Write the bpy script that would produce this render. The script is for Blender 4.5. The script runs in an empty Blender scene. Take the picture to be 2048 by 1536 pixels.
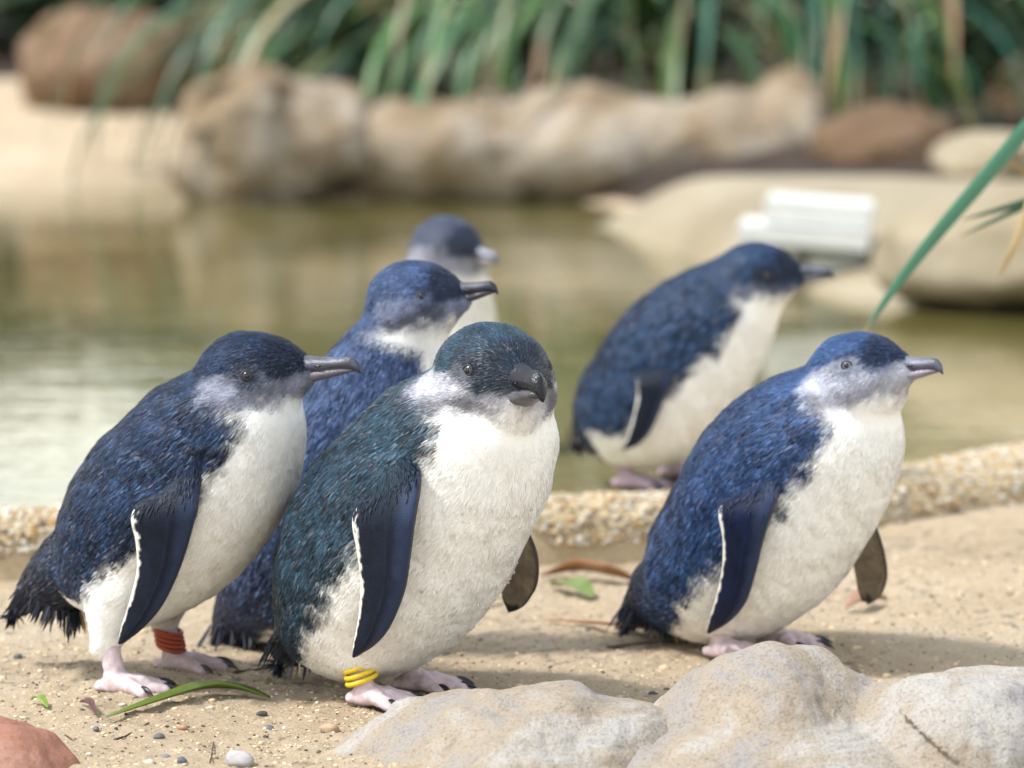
import bpy, math, random
import numpy as np
from mathutils import Vector, Matrix

# ------------------------------------------------------------------ camera, world, sun, exposure
scene = bpy.context.scene
C = scene.collection
F = 7452.0                      # focal length in photo pixels (2048 wide)
CAM = np.array([0.0, -3.0, 0.572])
PITCH = math.radians(5.88)
cam_d = bpy.data.cameras.new('camera')
cam_d.sensor_width = 36.0
cam_d.lens = 131.0
cam_d.clip_start = 0.05
cam_d.clip_end = 2000
cam_d.dof.use_dof = True
cam_d.dof.focus_distance = 2.935
cam_d.dof.aperture_fstop = 5.4
cam = bpy.data.objects.new('camera', cam_d)
C.objects.link(cam)
cam.location = CAM
cam.rotation_euler = (math.pi/2 - PITCH, 0, 0)
scene.camera = cam

SUN_EL, SUN_AZ = math.radians(56), math.radians(-105)     # azimuth from +Y (view direction) towards +X: up and left of the birds
world = bpy.data.worlds.new('World')
scene.world = world
world.use_nodes = True
wn = world.node_tree
bg = wn.nodes['Background']
sky = wn.nodes.new('ShaderNodeTexSky')
sky.sky_type = 'NISHITA'
sky.sun_disc = False
sky.sun_elevation = SUN_EL
sky.sun_rotation = SUN_AZ
sky.dust_density = 0.1
sky.air_density = 2.0
hs = wn.nodes.new('ShaderNodeHueSaturation')
hs.inputs['Saturation'].default_value = 0.35
wn.links.new(sky.outputs[0], hs.inputs['Color'])
wn.links.new(hs.outputs[0], bg.inputs['Color'])
bg.inputs['Strength'].default_value = 0.15
sun_d = bpy.data.lights.new('sun', 'SUN')
sun_d.energy = 2.7
sun_d.angle = math.radians(10)
sun_d.color = (1.0, 0.965, 0.91)
sun = bpy.data.objects.new('sun', sun_d)
C.objects.link(sun)
sv = Vector((math.sin(SUN_AZ)*math.cos(SUN_EL), math.cos(SUN_AZ)*math.cos(SUN_EL), math.sin(SUN_EL)))
sun.rotation_euler = sv.to_track_quat('Z', 'Y').to_euler()
vs = scene.view_settings
vs.view_transform = 'Standard'
vs.look = 'None'
vs.exposure = 0.93
vs.gamma = 1.0
scene.cycles.use_denoising = True
scene.cycles.max_bounces = 8

# ------------------------------------------------------------------ helpers
rng = np.random.default_rng(7)
FWD = np.array([0, math.cos(PITCH), -math.sin(PITCH)])
UPV = np.array([0, math.sin(PITCH), math.cos(PITCH)])
def ray(u, v):
    return FWD + np.array([1.0, 0, 0])*((u-1024)/F) + UPV*((768-v)/F)
def at(u, v, Y):
    d = ray(u, v)
    return CAM + d*((Y-CAM[1])/d[1])
def ground_at(u, v, z=0.0):
    d = ray(u, v)
    return CAM + d*((z-CAM[2])/d[2])

def _hash(ix, iy, iz, seed):
    n = (ix.astype(np.int64)*374761393 + iy.astype(np.int64)*668265263 + iz.astype(np.int64)*2147483647 + seed*1274126177) & 0xFFFFFFFF
    n = ((n ^ (n >> 13))*1274126177) & 0xFFFFFFFF
    n = ((n ^ (n >> 16))*2246822519) & 0xFFFFFFFF
    return ((n ^ (n >> 15)) & 0xFFFFFF)/float(0xFFFFFF)*2-1
def noise(p, seed=0):
    p = np.asarray(p, float)
    i = np.floor(p)
    f = p-i
    f = f*f*(3-2*f)
    ix, iy, iz = i[..., 0], i[..., 1], i[..., 2]
    r = 0
    for dx in (0, 1):
        wx = f[..., 0] if dx else 1-f[..., 0]
        for dy in (0, 1):
            wy = f[..., 1] if dy else 1-f[..., 1]
            for dz in (0, 1):
                wz = f[..., 2] if dz else 1-f[..., 2]
                r = r + wx*wy*wz*_hash(ix+dx, iy+dy, iz+dz, seed)
    return r
def fbm(p, octaves=4, seed=0, gain=0.5):
    p = np.asarray(p, float)
    r, a = 0, 1.0
    for o in range(octaves):
        r = r + a*noise(p*(2.03**o)+o*17.3, seed+o)
        a *= gain
    return r
def sstep(a, b, x):
    t = np.clip((x-a)/(b-a), 0, 1)
    return t*t*(3-2*t)
def smin(a, b, k):
    h = np.clip(0.5+0.5*(b-a)/k, 0, 1)
    return b*(1-h)+a*h-k*h*(1-h)
def unit(v):
    v = np.asarray(v, float)
    return v/np.maximum(np.linalg.norm(v, axis=-1, keepdims=True), 1e-12)

def fast_mesh(name, verts, polys, smooth=True):
    """polys: list of int arrays (n,k)"""
    me = bpy.data.meshes.new(name)
    verts = np.asarray(verts, np.float32)
    me.vertices.add(len(verts))
    me.vertices.foreach_set('co', verts.ravel())
    loops = np.concatenate([p.ravel() for p in polys]).astype(np.int32)
    tot = np.concatenate([np.full(len(p), p.shape[1], np.int32) for p in polys])
    start = np.concatenate([[0], np.cumsum(tot)[:-1]]).astype(np.int32)
    me.loops.add(len(loops))
    me.loops.foreach_set('vertex_index', loops)
    me.polygons.add(len(tot))
    me.polygons.foreach_set('loop_start', start)
    me.polygons.foreach_set('loop_total', tot)
    me.update(calc_edges=True)
    me.polygons.foreach_set('use_smooth', np.full(len(tot), smooth))
    me.validate()
    return me
def set_col(me, rgb, name='Col'):
    a = me.color_attributes.new(name, 'FLOAT_COLOR', 'POINT')
    rgba = np.ones((len(me.vertices), 4), np.float32)
    rgba[:, :3] = rgb
    a.data.foreach_set('color', rgba.ravel())
def obj(name, me, mat, parent=None, label=None, cat=None, group=None, kind=None):
    o = bpy.data.objects.new(name, me)
    C.objects.link(o)
    if me is not None and mat is not None and len(me.materials) == 0:
        me.materials.append(mat)
    if parent is not None:
        o.parent = parent
    for k, v in (('label', label), ('category', cat), ('group', group), ('kind', kind)):
        if v:
            o[k] = v
    return o

def surface_nets(f, lo, h):
    """f: 3-D array of signed distance; returns verts, quads"""
    s = f < 0
    nx, ny, nz = f.shape
    cnt = np.zeros((nx-1, ny-1, nz-1), np.int32)
    acc = np.zeros((nx-1, ny-1, nz-1, 3), np.float32)
    corners = [(a, b, c) for a in (0, 1) for b in (0, 1) for c in (0, 1)]
    def sl(c):
        return f[c[0]:nx-1+c[0], c[1]:ny-1+c[1], c[2]:nz-1+c[2]]
    for a in corners:
        for ax in range(3):
            if a[ax] == 1:
                continue
            b = list(a)
            b[ax] = 1
            fa, fb = sl(a), sl(b)
            m = (fa < 0) != (fb < 0)
            t = np.where(m, fa/np.where(m, fa-fb, 1), 0)
            cnt += m
            for k in range(3):
                acc[..., k] += np.where(m, a[k] + (t if k == ax else 0), 0)
    act = cnt > 0
    idx = np.full(cnt.shape, -1, np.int64)
    idx[act] = np.arange(act.sum())
    ijk = np.argwhere(act)
    v = (ijk + acc[act]/cnt[act][:, None])*h + np.asarray(lo)
    quads = []
    for ax in range(3):
        sh = [slice(None)]*3
        sh2 = [slice(None)]*3
        sh[ax] = slice(0, -1)
        sh2[ax] = slice(1, None)
        A, B = s[tuple(sh)], s[tuple(sh2)]
        e = np.argwhere(A != B)
        o1, o2 = [(1, 2), (2, 0), (0, 1)][ax]
        ok = (e[:, o1] > 0) & (e[:, o2] > 0) & (e[:, o1] < f.shape[o1]-1) & (e[:, o2] < f.shape[o2]-1)
        e = e[ok]
        ins = s[e[:, 0], e[:, 1], e[:, 2]]
        def cell(d1, d2):
            q = e.copy()
            q[:, o1] -= d1
            q[:, o2] -= d2
            return idx[q[:, 0], q[:, 1], q[:, 2]]
        q = np.stack([cell(0, 0), cell(1, 0), cell(1, 1), cell(0, 1)], 1)
        q[~ins] = q[~ins][:, ::-1]
        quads.append(q)
    q = np.concatenate(quads)
    q = q[(q >= 0).all(1)]
    return v, q
def relax(v, q, it=2, lam=0.5):
    e = np.concatenate([q[:, [0, 1]], q[:, [1, 2]], q[:, [2, 3]], q[:, [3, 0]]])
    deg = np.bincount(e.ravel(), minlength=len(v))[:, None]
    for _ in range(it):
        s = np.zeros_like(v)
        np.add.at(s, e[:, 0], v[e[:, 1]])
        np.add.at(s, e[:, 1], v[e[:, 0]])
        v = v + lam*(s/np.maximum(deg, 1)-v)
    return v
def vnormals(v, q):
    n = np.cross(v[q[:, 2]]-v[q[:, 0]], v[q[:, 3]]-v[q[:, 1]])
    r = np.zeros_like(v)
    for k in range(4):
        np.add.at(r, q[:, k], n)
    return unit(r)
def grid_pts(lo, hi, h):
    ax = [np.arange(lo[k], hi[k]+h, h, dtype=np.float32) for k in range(3)]
    g = np.stack(np.meshgrid(*ax, indexing='ij'), -1)
    return g
def sd_ell(p, c, r):
    q = (p-np.asarray(c, np.float32))/np.asarray(r, np.float32)
    k0 = np.linalg.norm(q, axis=-1)
    k1 = np.linalg.norm(q/np.asarray(r, np.float32), axis=-1)
    return k0*(k0-1)/np.maximum(k1, 1e-6)
def sd_cap(p, a, b, ra, rb):
    a, b = np.asarray(a, np.float32), np.asarray(b, np.float32)
    ab = b-a
    t = np.clip(((p-a)@ab)/float(ab@ab), 0, 1)
    return np.linalg.norm(p-a-t[..., None]*ab, axis=-1)-(ra+(rb-ra)*t)
def catmull(pts, n):
    pts = np.asarray(pts, float)
    P = np.vstack([2*pts[0]-pts[1], pts, 2*pts[-1]-pts[-2]])
    m = len(pts)-1
    out = []
    for s in np.linspace(0, m-1e-9, n):
        i = int(s)
        t = s-i
        a, b, c, d = P[i], P[i+1], P[i+2], P[i+3]
        out.append(0.5*((2*b)+(-a+c)*t+(2*a-5*b+4*c-d)*t*t+(-a+3*b-3*c+d)*t**3))
    return np.array(out)

# ------------------------------------------------------------------ materials
def new_mat(name):
    m = bpy.data.materials.new(name)
    m.use_nodes = True
    return m, m.node_tree, m.node_tree.nodes['Principled BSDF']
def N(nt, t, **kw):
    n = nt.nodes.new(t)
    for k, v in kw.items():
        setattr(n, k, v)
    return n
def ramp(nt, stops):
    r = nt.nodes.new('ShaderNodeValToRGB')
    e = r.color_ramp.elements
    while len(e) < len(stops):
        e.new(0.5)
    for i, (p, c) in enumerate(stops):
        e[i].position = p
        e[i].color = (*c, 1)
    return r
def noise_tex(nt, scale, detail=4, rough=0.55, vec=None, dist=0.0):
    n = N(nt, 'ShaderNodeTexNoise')
    n.inputs['Scale'].default_value = scale
    n.inputs['Detail'].default_value = detail
    n.inputs['Roughness'].default_value = rough
    n.inputs['Distortion'].default_value = dist
    if vec:
        nt.links.new(vec, n.inputs['Vector'])
    return n
def mix_rgb(nt, fac, a, b, blend='MIX'):
    m = N(nt, 'ShaderNodeMix', data_type='RGBA', blend_type=blend)
    for s, v in ((m.inputs[0], fac), (m.inputs[6], a), (m.inputs[7], b)):
        if hasattr(v, 'links') or hasattr(v, 'is_linked'):
            nt.links.new(v, s)
        else:
            s.default_value = v if not isinstance(v, tuple) else (*v, 1) if len(v) == 3 else v
    return m.outputs[2]
def bump(nt, h, strength, dist, normal=None):
    b = N(nt, 'ShaderNodeBump')
    b.inputs['Strength'].default_value = strength
    b.inputs['Distance'].default_value = dist
    nt.links.new(h, b.inputs['Height'])
    if normal:
        nt.links.new(normal, b.inputs['Normal'])
    return b.outputs[0]
def attr_mat(name, rough=0.5, spec=0.3, sheen=0.0, coat=0.0, bump_scale=0, bump_d=0.0004):
    m, nt, b = new_mat(name)
    a = N(nt, 'ShaderNodeAttribute', attribute_name='Col')
    nt.links.new(a.outputs['Color'], b.inputs['Base Color'])
    b.inputs['Roughness'].default_value = rough
    b.inputs['Specular IOR Level'].default_value = spec
    b.inputs['Sheen Weight'].default_value = sheen
    b.inputs['Coat Weight'].default_value = coat
    if bump_scale:
        tc = N(nt, 'ShaderNodeTexCoord')
        n = noise_tex(nt, bump_scale, 3, 0.6, tc.outputs['Object'])
        nt.links.new(bump(nt, n.outputs[0], 0.6, bump_d), b.inputs['Normal'])
    return m
def plain_mat(name, col, rough=0.5, spec=0.4, var=0.0, scale=60, bump_d=0.0):
    m, nt, b = new_mat(name)
    tc = N(nt, 'ShaderNodeTexCoord')
    n = noise_tex(nt, scale, 4, 0.6, tc.outputs['Object'])
    lo = tuple(max(0, c*(1-var)) for c in col)
    hi = tuple(min(1, c*(1+var)) for c in col)
    r = ramp(nt, [(0.3, lo), (0.7, hi)])
    nt.links.new(n.outputs[0], r.inputs[0])
    nt.links.new(r.outputs[0], b.inputs['Base Color'])
    b.inputs['Roughness'].default_value = rough
    b.inputs['Specular IOR Level'].default_value = spec
    if bump_d:
        nt.links.new(bump(nt, n.outputs[0], 0.8, bump_d), b.inputs['Normal'])
    return m

def rock_mat(name, cols, scale, speck=0.35, bump_d=0.004, fine=220, rough=0.85):
    m, nt, b = new_mat(name)
    tc = N(nt, 'ShaderNodeTexCoord')
    v = tc.outputs['Object']
    n1 = noise_tex(nt, scale, 6, 0.62, v, 0.4)
    r1 = ramp(nt, [(0.28+0.44*i/(len(cols)-1), c) for i, c in enumerate(cols)])
    nt.links.new(n1.outputs[0], r1.inputs[0])
    n2 = noise_tex(nt, fine, 3, 0.7, v)
    r2 = ramp(nt, [(0.32, (0.45, 0.43, 0.42)), (0.5, (1, 1, 1)), (0.75, (1.0, 1.0, 1.0))])
    nt.links.new(n2.outputs[0], r2.inputs[0])
    c = mix_rgb(nt, speck, r1.outputs[0], r2.outputs[0], 'MULTIPLY')
    nt.links.new(c, b.inputs['Base Color'])
    b.inputs['Roughness'].default_value = rough
    b.inputs['Specular IOR Level'].default_value = 0.25
    n3 = noise_tex(nt, scale*5, 8, 0.68, v)
    bn = bump(nt, n3.outputs[0], 0.7, bump_d)
    bn = bump(nt, n2.outputs[0], 0.5, bump_d*0.12, bn)
    nt.links.new(bn, b.inputs['Normal'])
    return m

M = {}
M['plumage'] = attr_mat('plumage', 0.52, 0.18, 0.0)
M['wet_plumage'] = attr_mat('wet_plumage', 0.42, 0.26, 0.0)
M['flipper'] = attr_mat('flipper_skin', 0.48, 0.14, 0.0, 0.0, 900, 0.0005)
_nt = M['flipper'].node_tree
_tc = N(_nt, 'ShaderNodeTexCoord')
_vo = N(_nt, 'ShaderNodeTexVoronoi')
_vo.inputs['Scale'].default_value = 1050
_nt.links.new(_tc.outputs['Object'], _vo.inputs['Vector'])
_nt.links.new(bump(_nt, _vo.outputs['Distance'], 0.5, 0.0006), _nt.nodes['Principled BSDF'].inputs['Normal'])
M['bill'] = attr_mat('bill_horn', 0.22, 0.3, 0, 0.0, 420, 0.0012)
M['foot'] = attr_mat('foot_skin', 0.5, 0.4, 0.0, 0.0, 700, 0.0006)
M['claw'] = plain_mat('claw_horn', (0.012, 0.012, 0.016), 0.3, 0.5, 0.3, 400)
M['pupil'] = plain_mat('pupil', (0.004, 0.004, 0.005), 0.04, 0.6)
M['iris'] = plain_mat('iris', (0.22, 0.25, 0.30), 0.08, 0.6, 0.35, 700)
M['eyelid'] = plain_mat('eyelid', (0.02, 0.022, 0.03), 0.45, 0.4, 0.3, 500)
M['yellow_band'] = plain_mat('yellow_band', (0.78, 0.55, 0.02), 0.3, 0.5, 0.06, 300)
M['red_band'] = plain_mat('red_band', (0.30, 0.055, 0.022), 0.45, 0.4, 0.15, 300)

m, nt, b = new_mat('droplet')
b.inputs['Base Color'].default_value = (1, 1, 1, 1)
b.inputs['Roughness'].default_value = 0.02
b.inputs['IOR'].default_value = 1.33
b.inputs['Transmission Weight'].default_value = 1.0
M['droplet'] = m

# sand
m, nt, b = new_mat('sand')
g = N(nt, 'ShaderNodeNewGeometry')
P = g.outputs['Position']
n1 = noise_tex(nt, 5.0, 6, 0.6, P)
r1 = ramp(nt, [(0.3, (0.46, 0.36, 0.24)), (0.5, (0.56, 0.45, 0.315)), (0.72, (0.62, 0.525, 0.39))])
nt.links.new(n1.outputs[0], r1.inputs[0])
n2 = noise_tex(nt, 420, 3, 0.7, P)
r2 = ramp(nt, [(0.28, (0.42, 0.36, 0.32)), (0.45, (0.95, 0.92, 0.9)), (0.62, (1, 1, 1)), (0.8, (1.0, 1.0, 1.0))])
nt.links.new(n2.outputs[0], r2.inputs[0])
c = mix_rgb(nt, 0.7, r1.outputs[0], r2.outputs[0], 'MULTIPLY')
# dark damp organic flecks in patches
n3 = noise_tex(nt, 75, 5, 0.7, P)
n4 = noise_tex(nt, 4.0, 3, 0.5, P)
a = N(nt, 'ShaderNodeMath', operation='ADD')
nt.links.new(n3.outputs[0], a.inputs[0])
mm = N(nt, 'ShaderNodeMath', operation='MULTIPLY')
nt.links.new(n4.outputs[0], mm.inputs[0])
mm.inputs[1].default_value = 0.45
nt.links.new(mm.outputs[0], a.inputs[1])
r3 = ramp(nt, [(0.78, (0, 0, 0)), (0.90, (0.7, 0.7, 0.7))])
nt.links.new(a.outputs[0], r3.inputs[0])
c = mix_rgb(nt, r3.outputs[0], c, (0.13, 0.10, 0.085))
nt.links.new(c, b.inputs['Base Color'])
b.inputs['Roughness'].default_value = 0.93
b.inputs['Specular IOR Level'].default_value = 0.15
nb = noise_tex(nt, 160, 6, 0.75, P)
bn = bump(nt, nb.outputs[0], 0.9, 0.007)
bn = bump(nt, n2.outputs[0], 0.7, 0.0012, bn)
nt.links.new(bn, b.inputs['Normal'])
M['sand'] = m

# water: murky shallow pond
m, nt, b = new_mat('pond_water')
g = N(nt, 'ShaderNodeNewGeometry')
P = g.outputs['Position']
n1 = noise_tex(nt, 1.6, 4, 0.55, P)
r1 = ramp(nt, [(0.35, (0.070, 0.062, 0.016)), (0.5, (0.115, 0.100, 0.032)), (0.68, (0.175, 0.148, 0.062))])
nt.links.new(n1.outputs[0], r1.inputs[0])
# pale sandy shelf showing through the shallows next to the kerb
sx = N(nt, 'ShaderNodeSeparateXYZ')
nt.links.new(P, sx.inputs[0])
mr = N(nt, 'ShaderNodeMapRange')
mr.inputs['From Min'].default_value = 2.6
mr.inputs['From Max'].default_value = 0.9
nt.links.new(sx.outputs[1], mr.inputs['Value'])
mx = N(nt, 'ShaderNodeMapRange')
mx.inputs['From Min'].default_value = -0.1
mx.inputs['From Max'].default_value = 0.5
nt.links.new(sx.outputs[0], mx.inputs['Value'])
mu = N(nt, 'ShaderNodeMath', operation='MULTIPLY')
nt.links.new(mr.outputs[0], mu.inputs[0])
nt.links.new(mx.outputs[0], mu.inputs[1])
nsh = noise_tex(nt, 9, 4, 0.6, P)
rsh = ramp(nt, [(0.3, (0.30, 0.24, 0.12)), (0.7, (0.48, 0.39, 0.24))])
nt.links.new(nsh.outputs[0], rsh.inputs[0])
c = mix_rgb(nt, mu.outputs[0], r1.outputs[0], rsh.outputs[0])
nt.links.new(c, b.inputs['Base Color'])
b.inputs['Roughness'].default_value = 0.03
b.inputs['IOR'].default_value = 1.33
mp = N(nt, 'ShaderNodeMapping')
mp.inputs['Scale'].default_value = (2.2, 4.5, 1)
nt.links.new(P, mp.inputs['Vector'])
nw = noise_tex(nt, 1.7, 3, 0.5, mp.outputs[0], 0.5)
nw2 = noise_tex(nt, 7.0, 2, 0.5, mp.outputs[0], 0.3)
bn = bump(nt, nw.outputs[0], 0.05, 0.03)
bn = bump(nt, nw2.outputs[0], 0.10, 0.006, bn)
nt.links.new(bn, b.inputs['Normal'])
M['water'] = m

M['pale_rock'] = rock_mat('pale_sandstone', [(0.17, 0.15, 0.145), (0.31, 0.285, 0.268), (0.345, 0.285, 0.215), (0.41, 0.385, 0.355), (0.25, 0.235, 0.245)], 9, 0.65, 0.013, 380)
M['red_rock'] = rock_mat('red_sandstone', [(0.22, 0.09, 0.06), (0.33, 0.16, 0.11), (0.40, 0.25, 0.19)], 8, 0.4, 0.006, 250)
M['brown_rock'] = rock_mat('brown_boulder', [(0.075, 0.045, 0.022), (0.17, 0.105, 0.06), (0.27, 0.185, 0.125)], 3.6, 0.3, 0.03, 60)
M['tan_rock'] = rock_mat('tan_boulder', [(0.12, 0.08, 0.042), (0.25, 0.185, 0.115), (0.35, 0.295, 0.23), (0.44, 0.40, 0.36)], 3.4, 0.3, 0.03, 60)
M['concrete'] = rock_mat('smooth_concrete', [(0.20, 0.16, 0.10), (0.29, 0.245, 0.17), (0.36, 0.315, 0.24)], 2.0, 0.2, 0.006, 90)
M['kerb'] = rock_mat('aggregate_mortar', [(0.36, 0.28, 0.17), (0.48, 0.39, 0.26)], 12, 0.4, 0.004, 200)
M['white_slab'] = plain_mat('white_slab', (0.60, 0.61, 0.59), 0.5, 0.4, 0.05, 20)
M['green_trim'] = plain_mat('green_trim', (0.05, 0.11, 0.09), 0.5, 0.4, 0.2, 20)
M['pebble'] = attr_mat('pebble', 0.7, 0.35)
M['debris'] = attr_mat('debris', 0.8, 0.2)
M['twig'] = plain_mat('twig_bark', (0.075, 0.05, 0.04), 0.85, 0.2, 0.4, 200, 0.001)
M['bark'] = plain_mat('bark', (0.09, 0.065, 0.045), 0.9, 0.2, 0.4, 12, 0.02)

def leaf_mat(name, rough=0.42):
    m, nt, b = new_mat(name)
    a = N(nt, 'ShaderNodeAttribute', attribute_name='Col')
    oi = N(nt, 'ShaderNodeObjectInfo')
    h = N(nt, 'ShaderNodeHueSaturation')
    mr = N(nt, 'ShaderNodeMapRange')
    mr.inputs['To Min'].default_value = 0.455
    mr.inputs['To Max'].default_value = 0.52
    nt.links.new(oi.outputs['Random'], mr.inputs['Value'])
    nt.links.new(mr.outputs[0], h.inputs['Hue'])
    mv = N(nt, 'ShaderNodeMath', operation='MULTIPLY_ADD')
    nt.links.new(oi.outputs['Random'], mv.inputs[0])
    mv.inputs[1].default_value = 0.7
    mv.inputs[2].default_value = 0.65
    nt.links.new(mv.outputs[0], h.inputs['Value'])
    nt.links.new(a.outputs['Color'], h.inputs['Color'])
    nt.links.new(h.outputs[0], b.inputs['Base Color'])
    b.inputs['Roughness'].default_value = rough
    b.inputs['Specular IOR Level'].default_value = 0.45
    return m
M['strap_leaf'] = leaf_mat('strap_leaf')
M['crown_leaf'] = attr_mat('crown_leaf', 0.5, 0.4)
M['leaf_green'] = attr_mat('fallen_leaf', 0.45, 0.4)

# ------------------------------------------------------------------ ground and water
WATER = 0.050
# kerb front base line in plan (X -> Y)
KX = np.array([-60, -6, -1.2, -0.50, -0.38, 0.04, 0.12, 0.25, 0.40, 0.54, 0.75, 1.2, 3, 60])
KY = np.array([-6, 0.1, 0.62, 0.67, 0.685, 0.76, 0.775, 0.82, 0.90, 0.985, 1.10, 1.35, 2.2, 2.2])
def kerb_y(x):
    return np.interp(x, KX, KY)
# far shore line (X -> Y)
SX = np.array([-80, -8, -2, -0.95, -0.82, 0.15, 0.26, 0.45, 0.66, 0.9, 1.6, 4, 80])
SY = np.array([9, 8.2, 7.45, 7.35, 6.75, 6.75, 6.3, 4.9, 4.2, 4.0, 3.8, 3.4, 3.0])
def shore_y(x):
    return np.interp(x, SX, SY)
def sand_h(x, y):
    p = np.stack([x, y, np.zeros_like(x)], -1)
    rise = 0.034*sstep(0.18, 0.55, x)*sstep(0.25, 0.85, y)
    return rise + 0.0045*noise(p*6.0, 3) + 0.0022*noise(p*19, 4)
def ground_h(x, y):
    p = np.stack([x, y, np.zeros_like(x)], -1)
    ky, sy = kerb_y(x), shore_y(x)
    near = sand_h(x, y) + 0.0020*fbm(p*60, 3, 5, 0.7)
    d = np.maximum(y-sy, 0)
    far = WATER + np.where(x > 0.2, 0.05, 0.105)*np.minimum(d, 1.8) + 0.03*np.clip(d-1.8, 0, 12) + 0.012*noise(p*2.5, 9)*sstep(0, .6, d)
    z = np.where(y < ky+0.03, near, np.where(y > sy, far, -0.14))
    return z
def axis(parts):
    out = []
    for a, b, n in parts:
        out.append(np.linspace(a, b, n, endpoint=False))
    return np.concatenate(out+[np.array([parts[-1][1]])])
gx = axis([(-400, -40, 8), (-40, -4, 18), (-4, -0.62, 34), (-0.62, 0.66, 330), (0.66, 4, 34), (4, 40, 18), (40, 400, 9)])
gy = axis([(-60, -4, 10), (-4, -0.38, 24), (-0.38, 0.30, 190), (0.30, 1.15, 140), (1.15, 3.0, 24), (3.0, 10, 90), (10, 40, 30), (40, 600, 16)])
GX, GY = np.meshgrid(gx, gy, indexing='ij')
GZ = ground_h(GX, GY)
nxg, nyg = GX.shape
ids = np.arange(nxg*nyg).reshape(nxg, nyg)
quads = np.stack([ids[:-1, :-1], ids[1:, :-1], ids[1:, 1:], ids[:-1, 1:]], -1).reshape(-1, 4)
me = fast_mesh('ground', np.stack([GX, GY, GZ], -1).reshape(-1, 3), [quads])
obj('ground', me, M['sand'], kind='structure')

# water sheet between kerb and far bank
wx = axis([(-60, -2, 12), (-2, 2, 60), (2, 60, 12)])
rows = []
for x in wx:
    a, b_ = float(kerb_y(x))+0.05, float(shore_y(x))+0.35
    rows.append([(x, a+(b_-a)*t, WATER) for t in np.linspace(0, 1, 10)])
V = np.array(rows)
ids = np.arange(V.shape[0]*10).reshape(-1, 10)
quads = np.stack([ids[:-1, :-1], ids[1:, :-1], ids[1:, 1:], ids[:-1, 1:]], -1).reshape(-1, 4)
obj('water', fast_mesh('water', V.reshape(-1, 3), [quads]), M['water'], kind='structure')

# kerb: swept rounded section with exposed aggregate
prof = np.array([(0.0, -0.05), (0.0, 0.02), (0.004, 0.042), (0.013, 0.053), (0.03, 0.060), (0.05, 0.0615), (0.075, 0.060), (0.092, 0.054), (0.10, 0.045), (0.10, -0.06)])
def kerb_top(x):
    return 1.0 + 0.25*sstep(0.3, 0.7, x)
def kerb_wid(x):
    return 1.0 + 1.2*sstep(0.35, 0.75, x)
kx = np.concatenate([np.linspace(-5, -0.75, 18, endpoint=False), np.linspace(-0.75, 0.95, 180), np.linspace(1.0, 5, 18)])
dk = np.gradient(kerb_y(kx), kx)
kk = np.ones(9)/9
KYs = kerb_y(kx)
V = []
for i, x in enumerate(kx):
    n = unit(np.array([-dk[i], 1.0]))
    for (a, z) in prof:
        p3 = np.array([x, KYs[i], 0.0])
        w = a*kerb_wid(x)
        V.append((x+n[0]*w, KYs[i]+n[1]*w, z*kerb_top(x)))
V = np.array(V)
V += 0.002*fbm(V*40, 3, 21)[:, None]*np.array([0.2, 0.5, 0.8])
m_ = len(prof)
ids = np.arange(len(kx)*m_).reshape(-1, m_)
quads = np.stack([ids[:-1, :-1], ids[1:, :-1], ids[1:, 1:], ids[:-1, 1:]], -1).reshape(-1, 4)
kerb = obj('kerb', fast_mesh('kerb', V, [quads]), M['kerb'], kind='structure')
def ico(sub=1):
    t = (1+5**0.5)/2
    v = unit(np.array([(-1, t, 0), (1, t, 0), (-1, -t, 0), (1, -t, 0), (0, -1, t), (0, 1, t), (0, -1, -t), (0, 1, -t), (t, 0, -1), (t, 0, 1), (-t, 0, -1), (-t, 0, 1)], float))
    f = [(0, 11, 5), (0, 5, 1), (0, 1, 7), (0, 7, 10), (0, 10, 11), (1, 5, 9), (5, 11, 4), (11, 10, 2), (10, 7, 6), (7, 1, 8), (3, 9, 4), (3, 4, 2), (3, 2, 6), (3, 6, 8), (3, 8, 9), (4, 9, 5), (2, 4, 11), (6, 2, 10), (8, 6, 7), (9, 8, 1)]
    v = [tuple(x) for x in v]
    for _ in range(sub):
        cache, nf = {}, []
        def mid(a, b):
            k = (min(a, b), max(a, b))
            if k not in cache:
                cache[k] = len(v)
                v.append(tuple(unit(np.array(v[a])+np.array(v[b]))))
            return cache[k]
        for a, b, c_ in f:
            x, y, z = mid(a, b), mid(b, c_), mid(c_, a)
            nf += [(a, x, z), (b, y, x), (c_, z, y), (x, y, z)]
        f = nf
    return np.array(v), np.array(f)
IV1, IF1 = ico(1)
IV2, IF2 = ico(2)
IV0, IF0 = ico(0)
def scatter_blobs(name, pos, size, cols, base=(IV1, IF1), flat=0.7, seed=0):
    r = np.random.default_rng(seed)
    iv, jf = base
    n = len(pos)
    sc = size[:, None]*r.uniform(0.65, 1.25, (n, 3))
    sc[:, 2] *= flat
    ang = r.uniform(0, 6.28, n)
    V = iv[None]*sc[:, None, :]*(1+0.14*r.standard_normal((n, len(iv), 1)))
    ca, sa = np.cos(ang)[:, None], np.sin(ang)[:, None]
    V = np.stack([V[..., 0]*ca-V[..., 1]*sa, V[..., 0]*sa+V[..., 1]*ca, V[..., 2]], -1)+pos[:, None, :]
    Fc = (jf[None]+(np.arange(n)*len(iv))[:, None, None]).reshape(-1, 3)
    me = fast_mesh(name, V.reshape(-1, 3), [Fc])
    set_col(me, np.repeat(cols, len(iv), 0))
    return me
npb = 5200
px = rng.uniform(-0.62, 0.72, npb)
seg = rng.uniform(0.0, 1.0, npb)
cum = np.concatenate([[0], np.cumsum(np.linalg.norm(np.diff(prof[1:9], axis=0), axis=1))])
cum /= cum[-1]
pa = np.interp(seg, cum, prof[1:9, 0])
pz = np.interp(seg, cum, prof[1:9, 1])
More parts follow.
